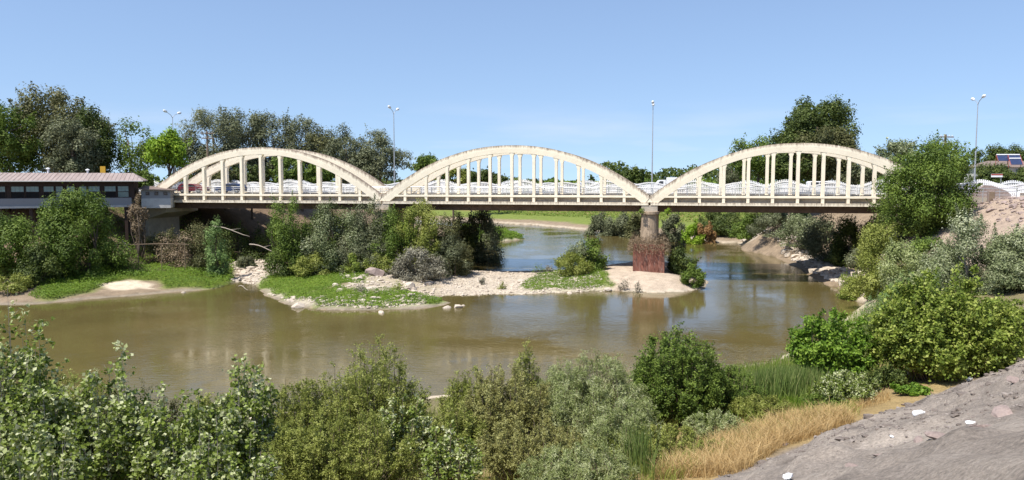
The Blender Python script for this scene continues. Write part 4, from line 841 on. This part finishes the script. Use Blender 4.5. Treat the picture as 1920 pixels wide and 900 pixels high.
# far bank shrubs
for px, yt, hw, Y, lf, lb in (
    (1128, 396, 24, 190, 'grey', 'leftmost grey shrub on the far bank under the middle arch'), (1165, 396, 26, 186, 'grey', 'grey-green shrub on the far bank left of the pier'),
    (1200, 396, 24, 180, 'brownish', 'shaded shrub on the far bank just left of the pier'), (1262, 396, 20, 170, 'grey', 'grey shrub on the far bank right of the pier column'),
    (1298, 412, 18, 164, 'lime', 'yellow-green shrub on the far bank right of the pier'), (1322, 404, 16, 166, 'orange', 'orange-brown shrub on the far bank'),
    (1368, 392, 38, 174, 'dark', 'dark green bush on the far bank under the right arch'), (1412, 392, 38, 158, 'mid', 'mid green bush on the far bank under the right arch'),
    (1338, 392, 34, 186, 'dark', 'dark bush behind the orange-brown shrub'),
    (1455, 396, 46, 144, 'grey', 'left sage green willow bush on the right bank'), (1508, 396, 50, 131, 'silver', 'pale sage willow bush on the right bank'),
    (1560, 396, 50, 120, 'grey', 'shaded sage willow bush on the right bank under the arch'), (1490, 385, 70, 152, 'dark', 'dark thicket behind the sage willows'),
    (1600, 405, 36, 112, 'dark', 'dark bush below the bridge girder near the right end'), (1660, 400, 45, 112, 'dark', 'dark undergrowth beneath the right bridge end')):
    plant('bank_bush', px, yt, hw*1.1, Y, lb, cat=B_, leaf=lf, nl=9000, ls=.27 if Y < 150 else .36, nclump=36, cr=.21, shape='dome', skirt=.0)
# ------------------------------------------------------------------ right bank
for px, yt, hw, Y, lf, lb in ((1630, 455, 36, 96, 'grey', 'grey-green shrub low under the right end of the bridge'), (1668, 500, 44, 76, 'olive', 'olive shrub low on the bank before the yellowish willow'),
    (1755, 440, 60, 76, 'mid', 'green bush under the large feathery tree'), (1790, 480, 60, 68, 'willow', 'sage bush left of the big silver-leaved poplar'),
    (1690, 545, 60, 60, 'pale', 'pale green bush behind the feathery one'), (1820, 560, 70, 50, 'mid', 'green bush below the big silver-leaved poplar'), (1900, 600, 50, 46, 'yellow', 'low yellow-green bush below the silver poplar at the right edge'),
    ):
    plant('bank_bush', px, yt, hw, Y, lb, cat=B_, leaf=lf, nl=7000, ls=.2 if Y < 100 else .27, nclump=36, cr=.21, shape='dome', skirt=0)
for px, yt, hw, Y, lf, lb in ((205, 470, 36, 101, 'dark', 'dark green shrub right of the large willow bush'), (20, 515, 40, 89, 'olive', 'olive shrub at the left edge near the water')):
    plant('bank_shrub', px, yt, hw, Y, lb, cat=B_, leaf=lf, nl=4000, ls=.2, nclump=26, shape='dome')
plant('acacia_tree', 1738, 262, 82, 88, 'large dark green feathery tree hiding the right bridge end', leaf='mid', nl=42000, ls=.24, nclump=90, cr=.17, ybot=455, shape='round')
plant('acacia_tree', 1730, 330, 88, 90, 'darker lower crown beneath the large feathery tree', leaf='dark', nl=16000, ls=.26, nclump=50, cr=.2, ybot=455)
plant('willow_bush', 1648, 412, 56, 80, 'yellowish sage willow left below the large feathery tree', cat=B_, leaf='olive', nl=18000, ls=.19, nclump=54, cr=.19, shape='dome', skirt=.02)
plant('willow_bush', 1700, 450, 50, 74, 'sage willow bush between yellowish willow and silver poplar', cat=B_, leaf='willow', nl=16000, ls=.17, nclump=44, cr=.19, shape='dome', skirt=.02)
plant('willow_bush', 1598, 508, 26, 88, 'small yellow-green bush at the right waterline', cat=B_, leaf='yellow', nl=4000, ls=.17, shape='dome', skirt=.0)
plant('poplar_bush', 1835, 395, 88, 62, 'big silver-leaved poplar bush at the right edge', cat=B_, leaf='silver', nl=42000, ls=.16, nclump=80, cr=.17, shape='round', skirt=.0, bark='palebark')
plant('poplar_bush', 1925, 470, 60, 58, 'silver poplar bush cut by the right edge', cat=B_, leaf='silver', nl=16000, ls=.15, nclump=44, cr=.2, skirt=.0, bark='palebark')
shoots('feathery_bush', 1712, 515, 88, 42, 'feathery pale green bush behind the yellow-green one', 'pale', nst=70, ntw=16, nlf=26, ls=.10, asp=.25, twl=.2)
shoots('plane_bush', 1775, 512, 122, 33, 'big yellow-green broadleaf bush by the rubble slope', 'yellow', nst=150, ntw=17, nlf=28, ls=.13, asp=.75, twl=.24, dp=2.6, rag=.5)
shoots('plane_bush', 1885, 560, 60, 35.5, 'yellow-green bush at the right edge above the slope', 'yellow', nst=50, ntw=12, nlf=24, ls=.12, asp=.75, twl=.22)
shoots('broadleaf_bush', 1560, 590, 78, 34, 'bright green leafy bush beside the reeds', 'bright', nst=60, ntw=14, nlf=24, ls=.125, asp=.8, twl=.22, dp=2)
shoots('low_bush', 1706, 722, 34, 29.5, 'small bright green plant at the edge of the rubble slope', 'bright', cat='plant', nst=16, ntw=8, nlf=16, ls=.12, asp=.7)
shoots('silver_bush', 1590, 700, 60, 29.5, 'small whitish silver bush beside the reeds', 'poplar', nst=60, ntw=12, nlf=24, ls=.075, asp=.6, tips=.3, dp=1.2)
shoots('silver_bush', 1660, 690, 40, 31.5, 'small dark green bush under the big yellow-green bush', 'dark', nst=40, ntw=10, nlf=20, ls=.09, asp=.6)
# ------------------------------------------------------------------ foreground row
shoots('willow_bush', 1272, 624, 84, 29, 'tall pointed dark green bush in the foreground middle right', 'mid', nst=130, ntw=18, nlf=30, ls=.085, asp=.5, twl=.2, dp=1.7, rag=.35)
shoots('willow_bush', 1372, 692, 58, 29.5, 'softer green bush leaning right of the pointed dark one', 'mid', nst=70, ntw=14, nlf=28, ls=.07, asp=.4, twl=.2, dp=1.3)
shoots('willow_bush', 1120, 672, 92, 27, 'pale green narrow-leaved willow left of the pointed bush', 'willow', nst=110, ntw=18, nlf=28, ls=.11, asp=.18, twl=.22, dp=1.6, arch=.6)
shoots('willow_bush', 1175, 752, 70, 24, 'pale willow shoots in front of the narrow-leaved willow', 'willow', nst=80, ntw=14, nlf=26, ls=.11, asp=.18, twl=.22, dp=1.2, arch=.6)
shoots('tamarisk_bush', 985, 642, 30, 29, 'thin olive shoot rising above the foreground bushes', 'olive', nst=34, ntw=18, nlf=30, ls=.07, asp=.35, twl=.16, dp=.5, rag=.5)
shoots('tamarisk_bush', 955, 700, 110, 27, 'rusty olive bush in the foreground centre', 'rusty', nst=130, ntw=18, nlf=28, ls=.07, asp=.45, twl=.18, dp=1.7, rag=.35)
shoots('tamarisk_bush', 1000, 790, 120, 22.5, 'rusty olive bush nearest the camera at bottom centre', 'rusty', nst=100, ntw=16, nlf=28, ls=.062, asp=.45, twl=.2, dp=1.3, rag=.3)
shoots('privet_bush', 690, 645, 110, 29, 'broad olive green bush left of centre with reddish twigs', 'olive', nst=130, ntw=18, nlf=28, ls=.075, asp=.45, twl=.18, dp=1.9, rag=.45)
shoots('privet_bush', 560, 715, 78, 27.5, 'olive green bush between silver poplars and broad bush', 'olive', nst=90, ntw=18, nlf=28, ls=.07, asp=.45, twl=.18, dp=1.5, rag=.3)
shoots('privet_bush', 640, 780, 150, 23, 'dense olive bush nearest the camera left of centre', 'olive', nst=140, ntw=18, nlf=28, ls=.062, asp=.45, twl=.2, dp=1.4, rag=.3)
shoots('poplar_sapling', 760, 742, 48, 24.5, 'few silver poplar shoots among the broad olive bush', 'poplar', nst=26, ntw=10, nlf=18, ls=.095, asp=.8, twl=.2, tips=.3, dp=.8)
shoots('poplar_sapling', 850, 800, 60, 21, 'silver poplar shoots at the bottom centre left', 'poplar', nst=26, ntw=10, nlf=16, ls=.09, asp=.8, twl=.22, tips=.25, dp=.8)
for px, yt, hw, Y, ns, ls_, lb in (
    (25, 535, 66, 25, 70, .11, 'tallest silver poplar sapling at the left edge'),
    (90, 640, 70, 24, 70, .105, 'silver poplar sapling just right of the tallest'),
    (215, 660, 90, 24.5, 70, .10, 'silver poplar sapling with pale tips, second group from left'),
    (330, 690, 80, 24, 66, .10, 'silver poplar sapling in the middle of the left group'),
    (455, 655, 62, 24.5, 70, .10, 'rightmost tall silver poplar sapling of the left group'),
    (400, 780, 110, 20, 70, .085, 'low silver poplar growth at the bottom left'),
    (60, 770, 110, 18.5, 76, .095, 'leafy silver poplar growth in the bottom left corner')):
    shoots('poplar_sapling', px, yt, hw, Y, lb, 'poplar', nst=int(ns*.85), ntw=14, nlf=12, ls=ls_*1.32, asp=.8, twl=.17, tips=.3, dp=1.3, rag=.6, grow=1.03, group='silver poplar saplings in the left foreground', bark='palebark', tsd=.2)
shoots('dark_bush', 240, 730, 110, 26.5, 'dark brownish bush behind the left poplar saplings', 'brownish', nst=90, ntw=16, nlf=26, ls=.08, asp=.45, twl=.2, dp=1.5)
shoots('dark_bush', 110, 700, 100, 27.5, 'olive bush behind the tallest poplar sapling', 'olive', nst=90, ntw=16, nlf=26, ls=.08, asp=.45, twl=.2, dp=1.5)
shoots('dark_bush', 395, 740, 70, 27, 'dark olive bush behind the right poplar saplings', 'olive', nst=60, ntw=16, nlf=26, ls=.08, asp=.45, twl=.2, dp=1.2)
shoots('dark_bush', 845, 765, 70, 25, 'dull olive bush between the two central bushes', 'olive', nst=80, ntw=16, nlf=26, ls=.07, asp=.45, twl=.2, dp=1.2)
shoots('olive_bush', 1240, 800, 120, 23.5, 'low green growth at the foot of the pointed dark bush', 'olive', nst=90, ntw=14, nlf=26, ls=.065, asp=.4, twl=.25, dp=1.)
shoots('olive_bush', 1080, 840, 110, 20.5, 'pale green low willow growth at the bottom edge', 'willow', nst=90, ntw=14, nlf=26, ls=.085, asp=.22, twl=.25, dp=1., arch=.5)
shoots('olive_bush', 1345, 775, 62, 25.5, 'low olive green growth between the pointed bush and the dry grass', 'willow', nst=60, ntw=14, nlf=26, ls=.07, asp=.35, twl=.25, dp=.9)
shoots('olive_bush', 1430, 745, 62, 28, 'mixed green growth before the reeds, touching the dry grass', 'olive', nst=60, ntw=14, nlf=26, ls=.07, asp=.35, twl=.25, dp=.9)
shoots('olive_bush', 1545, 745, 50, 29, 'green growth under the whitish silver bush', 'mid', nst=40, ntw=12, nlf=22, ls=.08, asp=.45, twl=.25, dp=.8)
shoots('tamarisk_bush', 880, 700, 60, 28.5, 'olive bush filling the shore left of the thin shoot', 'olive', nst=70, ntw=16, nlf=28, ls=.07, asp=.45, twl=.2, dp=1.2)
shoots('willow_bush', 1055, 685, 50, 28.5, 'feathery willow between thin shoot and narrow-leaved willow', 'willow', nst=60, ntw=16, nlf=28, ls=.1, asp=.2, twl=.22, dp=1.2, arch=.5)
# reeds
def reedbed(px, ytop, hwpx, Y, n_, label, leaf='reed', wd=.035, name='reed_clump', depth=1.2):
    X, _, top = aty(px, ytop, Y); b = gz(X, Y); hw = hwpx*Y/F; x_ = rng.normal(0, hw*.45, n_); y_ = rng.normal(0, depth*.5, n_); z_ = terrain(X+x_, Y+y_)-b
    r_ = empty(name, (X, Y, b), 0, label=label, cat='reeds'); blades('blades', np.c_[x_, y_, z_], (top-b), wd, LM[leaf], .22, parent=r_); return r_
reedbed(1440, 695, 60, 31.5, 2600, 'green reeds right of the softer green bush')
reedbed(1495, 690, 50, 33, 2400, 'taller reeds below the bright green leafy bush')
reedbed(1520, 740, 26, 31, 600, 'dry pinkish reed stalks in front of the green reeds', 'dry')
reedbed(1482, 745, 22, 29.5, 1100, 'low bright green grassy tuft before the reeds', 'weed', .02)
reedbed(1195, 800, 26, 22.5, 260, 'long dark green blades beside the pointed bush', 'reed', .03)
# ground cover
blades('dry_grass', scatter([atz(*q_, 5.2) for q_ in ((1190, 915), (1250, 862), (1370, 826), (1470, 800), (1560, 786), (1590, 800), (1480, 856), (1390, 915))], 12000, True), .5, .012, LM['straw'], 1.0)
blades('dry_grass', scatter([atz(*q_, 5.2) for q_ in ((1560, 780), (1640, 735), (1680, 740), (1600, 790))], 900, True), .3, .014, LM['straw'], .6)
blades('bank_grass', scatter([(-24, 16), (0, 14), (5, 20.5), (6, 28), (9, 36), (0, 38), (-24, 34)], 26000, True), .55, .02, LM['olive'], .5)
blades('bank_grass', scatter([(6, 26), (18, 33), (27, 42), (34, 60), (38, 74), (30, 74), (22, 55), (12, 44)], 14000, True), .6, .03, LM['meadow'], .5)
def weeds(poly, n_, h, ls, mt, world=False, name='grass'):
    P = scatter(poly, n_, world); hh = h*(.35+1.0*vnoise(P[:, 0], P[:, 1], 1.6, 31)); P[:, 2] += hh*rng.random(n_)**.6
    return tag(foliage(name, P, unit(rs(n_)*.7+np.array([0, -.1, 1.])), unit(rs(n_)+np.array([0, 0, .8])), ls*rng.uniform(.6, 1.4, n_), .4, .45+.35*(vnoise(P[:, 0], P[:, 1], 3, 17)-.5)+rng.normal(0, .16, n_), LM[mt], None), kind='stuff')
weeds(GP_A, 34000, .85, .24, 'weed'); weeds([(50, 568), (90, 530), (200, 522), (215, 540), (180, 552), (120, 564)], 12000, .5, .22, 'weed')
weeds(GP_B, 20000, .28, .2, 'weed'); weeds(GP_C, 9000, .35, .2, 'weed'); weeds(GP_D, 9000, .25, .18, 'weed'); weeds(GP_E, 14000, 1.0, .4, 'weed')
weeds([(520, 505), (560, 500), (700, 508), (690, 520), (600, 512)], 5000, .4, .2, 'meadow')
P0 = [(-5, 262), (20, 240), (42, 215), (60, 200), (90, 220), (120, 260), (60, 330), (-30, 330)]
weeds(P0, 30000, .5, .8, 'meadow', True, 'meadow')

# ------------------------------------------------------------------ rocks and gravel
def rock_mesh(name, r, seed, flat=.65, sub=2):
    import bmesh
    bm = bmesh.new(); bmesh.ops.create_icosphere(bm, subdivisions=sub, radius=1); rr = random.Random(seed)
    pl_ = [(Vector((rr.gauss(0, 1), rr.gauss(0, 1), rr.gauss(0, 1))).normalized(), rr.uniform(.55, .85)) for _ in range(9)]
    for v in bm.verts:
        for n__, d_ in pl_:
            e_ = v.co.dot(n__)-d_
            if e_ > 0: v.co -= n__*e_
        v.co *= 1+rr.uniform(-.04, .04); v.co.x *= r*1.25; v.co.y *= r; v.co.z *= r*flat
    me = bpy.data.meshes.new(name); bm.to_mesh(me); bm.free(); return me
RM = [rock_mesh('boulder', 1, 40+i) for i in range(6)]
for me in RM: me.materials.append(M['rock'])
RD = [rock_mesh('boulder', 1, 60+i) for i in range(2)]
for me in RD: me.materials.append(M['darkrock'])
for i, (px, py, r, dk, lb) in enumerate((
    (704, 532, 1.15, 1, 'largest mauve boulder by the ashen bush on the island'), (768, 546, .85, 0, 'pale upright boulder right of the mauve one'),
    (560, 571, .65, 0, 'pale slanted boulder at the island front edge'), (629, 549, .42, 0, 'small upright pale boulder in the island grass'),
    (637, 557, .42, 0, 'white flat boulder on the island before the small upright one'), (714, 581, .38, 0, 'square white block standing in the water before the island'),
    (838, 572, .42, 0, 'pale stone at the right tip of the island grass'), (858, 571, .48, 0, 'flat pale stone in the water off the island tip'),
    (868, 568, .25, 0, 'smallest outermost stone off the island tip'), (736, 527, .7, 0, 'pale boulder between mauve boulder and ashen bush'),
    (676, 540, .55, 0, 'pale boulder left of the mauve boulder'), (1140, 541, .4, 0, 'pale stone at the edge of the gravel bar grass'),
    (344, 544, .3, 0, 'lone white stone at the left bank waterline'), (977, 533, .5, 0, 'white squarish block on the pale gravel'),
    (1068, 545, .35, 0, 'stone at the waterline left of the pier mound'))):
    X, Y = atz(px, py, .3); zz = gz(X, Y)
    o = bpy.data.objects.new('boulder', (RD if dk else RM)[i % (2 if dk else 6)]); C.objects.link(o); o.location = (X, Y, max(zz, -.1)+r*.25); o.scale = (r, r, r*1.1); o.rotation_euler = (0, 0, i*1.7); tag(o, lb, 'boulder', 'pale boulders around the island')
def stones(name, P, r, mt, flat=.6):
    n_ = len(P); base = np.array([v.co for v in rock_mesh('t', 1, 5, flat, 1).vertices]); fm = rock_mesh('t', 1, 5, flat, 1); fc = np.array([list(p_.vertices) for p_ in fm.polygons])
    a = rng.uniform(0, 6.28, n_); r_ = r*np.exp(rng.normal(0, .5, n_)); ca, sa = np.cos(a), np.sin(a)
    bx__ = base[None, :, :]*(r_[:, None, None]*rng.uniform(.7, 1.3, (n_, 1, 3)))
    V = np.stack([bx__[..., 0]*ca[:, None]-bx__[..., 1]*sa[:, None], bx__[..., 0]*sa[:, None]+bx__[..., 1]*ca[:, None], bx__[..., 2]], -1)+P[:, None, :]+np.array([0, 0, 1.])*(r_*.15)[:, None, None]
    Fq = (fc[None]+(np.arange(n_)*len(base))[:, None, None]).reshape(-1, 3)
    return tag(mesh_np(name, V.reshape(-1, 3), Fq, mt), kind='stuff')
stones('gravel', scatter([(815, 560), (830, 535), (880, 512), (1000, 510), (1050, 515), (1100, 510), (1140, 550), (1000, 553), (880, 555)], 9000), .07, M['rock']); stones('gravel', scatter([(430, 497), (518, 500), (530, 520), (480, 533), (440, 530)], 1100), .22, M['rock'])
stones('gravel', scatter([(640, 520), (700, 515), (800, 520), (830, 560), (760, 572), (650, 572)], 900), .16, M['rock'])
stones('gravel', scatter([(500, 552), (540, 568), (600, 578), (700, 582), (800, 574), (800, 568), (700, 574), (600, 568), (540, 560)], 500), .13, M['rock'])
stones('rubble', scatter(PX([(1385, 455), (1440, 470), (1500, 497), (1560, 533), (1620, 560), (1660, 545), (1560, 505), (1460, 462)]), 1600, True), .28, M['rock'])
stones('rubble', scatter([(42, 62), (47, 72), (51, 84), (54, 92), (62, 92), (58, 76), (50, 62)], 700, True), .17, M['darkrock'])
blades('bank_grass', scatter([atz(*q_, 5.2) for q_ in ((1180, 915), (1240, 850), (1370, 812), (1470, 785), (1600, 765), (1600, 790), (1400, 850), (1300, 915))], 2600, True), .4, .018, LM['olive'], .7)
stones('clods', scatter([(5, 19), (6.5, 21), (22, 34), (30, 36), (20, 20), (12, 12)], 1500, True), .05, M['darkclod'], .55)
stones('clods', scatter([(4, 18), (6.2, 21), (22, 34), (34, 50), (40, 46), (28, 26), (12, 10)], 14000, True), .016, M['clod'], .8)
for i, (px, py, r, lb) in enumerate(((1765, 862, .15, 'dark grey lump of broken asphalt low on the slope'), (1660, 858, .13, 'grey slab fragment on the slope near the bottom'), (1722, 828, .1, 'small dark lump on the slope left of centre'),
        (1905, 716, .2, 'large grey lump at the right edge of the slope'), (1840, 836, .13, 'pale brown rock embedded in the slope'), (1470, 833, .12, 'small dark stone at the slope edge by the dry grass'),
    (1560, 850, .17, 'flat dark lump left of the grey slab fragment'), (1700, 760, .12, 'small dark lump above the white bottle in the slope middle'), (1880, 780, .22, 'dark lump at the right below the large grey lump'), (1600, 880, .12, 'dark stone near the bottom edge of the slope'), (1800, 830, .2, 'dark lump in the hollow right of the broken asphalt'))):
    lo, hi = 12., 45.
    for _ in range(40):
        Yt = (lo+hi)/2; X, Y, Z = aty(px, py, Yt)
        if Z > gz(X, Y): lo = Yt
        else: hi = Yt
    o = bpy.data.objects.new('broken_rock', RD[i % 2]); C.objects.link(o); o.location = (X, Y, gz(X, Y)+.02); o.scale = (r*1.5, r, r*.6); o.rotation_euler = (.3, .2, i*2.1); tag(o, lb, 'rock', 'broken lumps on the rubble slope')
def hitslope(px, py):
    lo, hi = 10., 60.
    for _ in range(40):
        Yt = (lo+hi)/2; X, Y, Z = aty(px, py, Yt)
        if Z > gz(X, Y): lo = Yt
        else: hi = Yt
    return X, Y, gz(X, Y)
def crumple(name, px, py, r, seed, label, flat=.5):
    X, Y, Z = hitslope(px, py); me = rock_mesh(name, 1, seed, flat, 3); rr = random.Random(seed)
    for v in me.vertices: v.co *= 1+.12*math.sin(7*v.co.x+seed)*math.sin(9*v.co.y)+rr.uniform(-.06, .06)
    me.materials.append(M['litter']); o = bpy.data.objects.new(name, me); C.objects.link(o); o.location = (X, Y, Z+r*.3); o.scale = (r*1.3, r, r*.9); o.rotation_euler = (0, .1, seed); tag(o, label, 'litter', 'white litter on the rubble slope')
crumple('plastic_bag', 1477, 896, 0.102, 1, 'white crumpled bag at the bottom edge of the slope')
crumple('plastic_bag', 1821, 795, 0.078, 2, 'flat white scrap in the middle of the slope')
crumple('plastic_bag', 1900, 676, 0.084, 3, 'white scrap highest on the slope at the right edge')
crumple('plastic_bag', 1903, 848, 0.042, 4, 'tiny white scrap low at the right edge')
crumple('plastic_bag', 1672, 819, 0.036, 5, 'tiny pale scrap left on the slope')
crumple('plastic_bag', 1475, 832, 0.042, 6, 'small white scrap in the dry grass')
def bottle(px, py, rz, label):
    X, Y, Z = hitslope(px, py); r_ = empty('plastic_bottle', (X, Y, Z+.08), rz, label=label, cat='bottle', group='white bottles lying on the slope')
    b_ = MB(); b_.tube([(-.16, 0, 0), (-.155, 0, 0), (.07, 0, 0), (.12, 0, 0), (.14, 0, 0)], [.05, .075, .075, .045, .03], 14); b_.build('body', M['litter'], r_, smooth=True)
    b_ = MB(); b_.tube([(.14, 0, 0), (.175, 0, 0)], .034, 10); b_.build('cap', M['lampwhite'], r_)
bottle(1723, 780, .3, 'white plastic bottle lying in the middle left of the slope'); bottle(1818, 714, .6, 'white plastic bottle near the upper edge of the slope')
# driftwood under the left span, branches
def branch(px0, py0, px1, py1, Y, label, r=.09):
    a_ = np.array(aty(px0, py0, Y)); b_ = np.array(aty(px1, py1, Y-2)); r_ = empty('fallen_branch', tuple(a_), 0, label=label, cat='branch', group='pale fallen branches')
    mb = MB(); d_ = b_-a_; pts = [d_*t+np.array([0, 0, .18*math.sin(5*t)]) for t in np.linspace(0, 1, 7)]; mb.tube(pts, np.linspace(r, r*.4, 7), 7)
    mb.tube([pts[3], pts[3]+d_*.25+np.array([0, .3, .5])], [r*.5, r*.15], 5); mb.build('wood', M['driftwood'], r_, smooth=True)
branch(398, 424, 468, 441, 112, 'upper pale fallen branch in the shade under the left arch'); branch(468, 458, 520, 472, 108, 'lower pale fallen branch beside the island bush')
branch(228, 452, 246, 470, 102, 'pale leaning pole below the stilt building', .06); branch(447, 537, 465, 541, 91, 'driftwood lying in the water at the inlet', .06)
# low wire fence on left bank
X0, Y0, _ = aty(215, 470, 103); bf = empty('bank_fence', (X0, Y0, 0), R(3), label='low rough pole fence on the bare left bank', cat='fence')
zf = aty(300, 458, 103)[2]
q_ = MB(); q_.tube([(0, 0, zf-.1), (6, 0, zf+.05), (9.3, 0, zf-.05)], .05, 6); q_.build('rail', M['wood'], bf)
for i in range(4):
    xx = i*3.; MB().tube([(xx, 0, gz(X0+xx, Y0)-.3), (xx, 0, zf+.15)], .05, 6).build('post', M['wood'], bf)
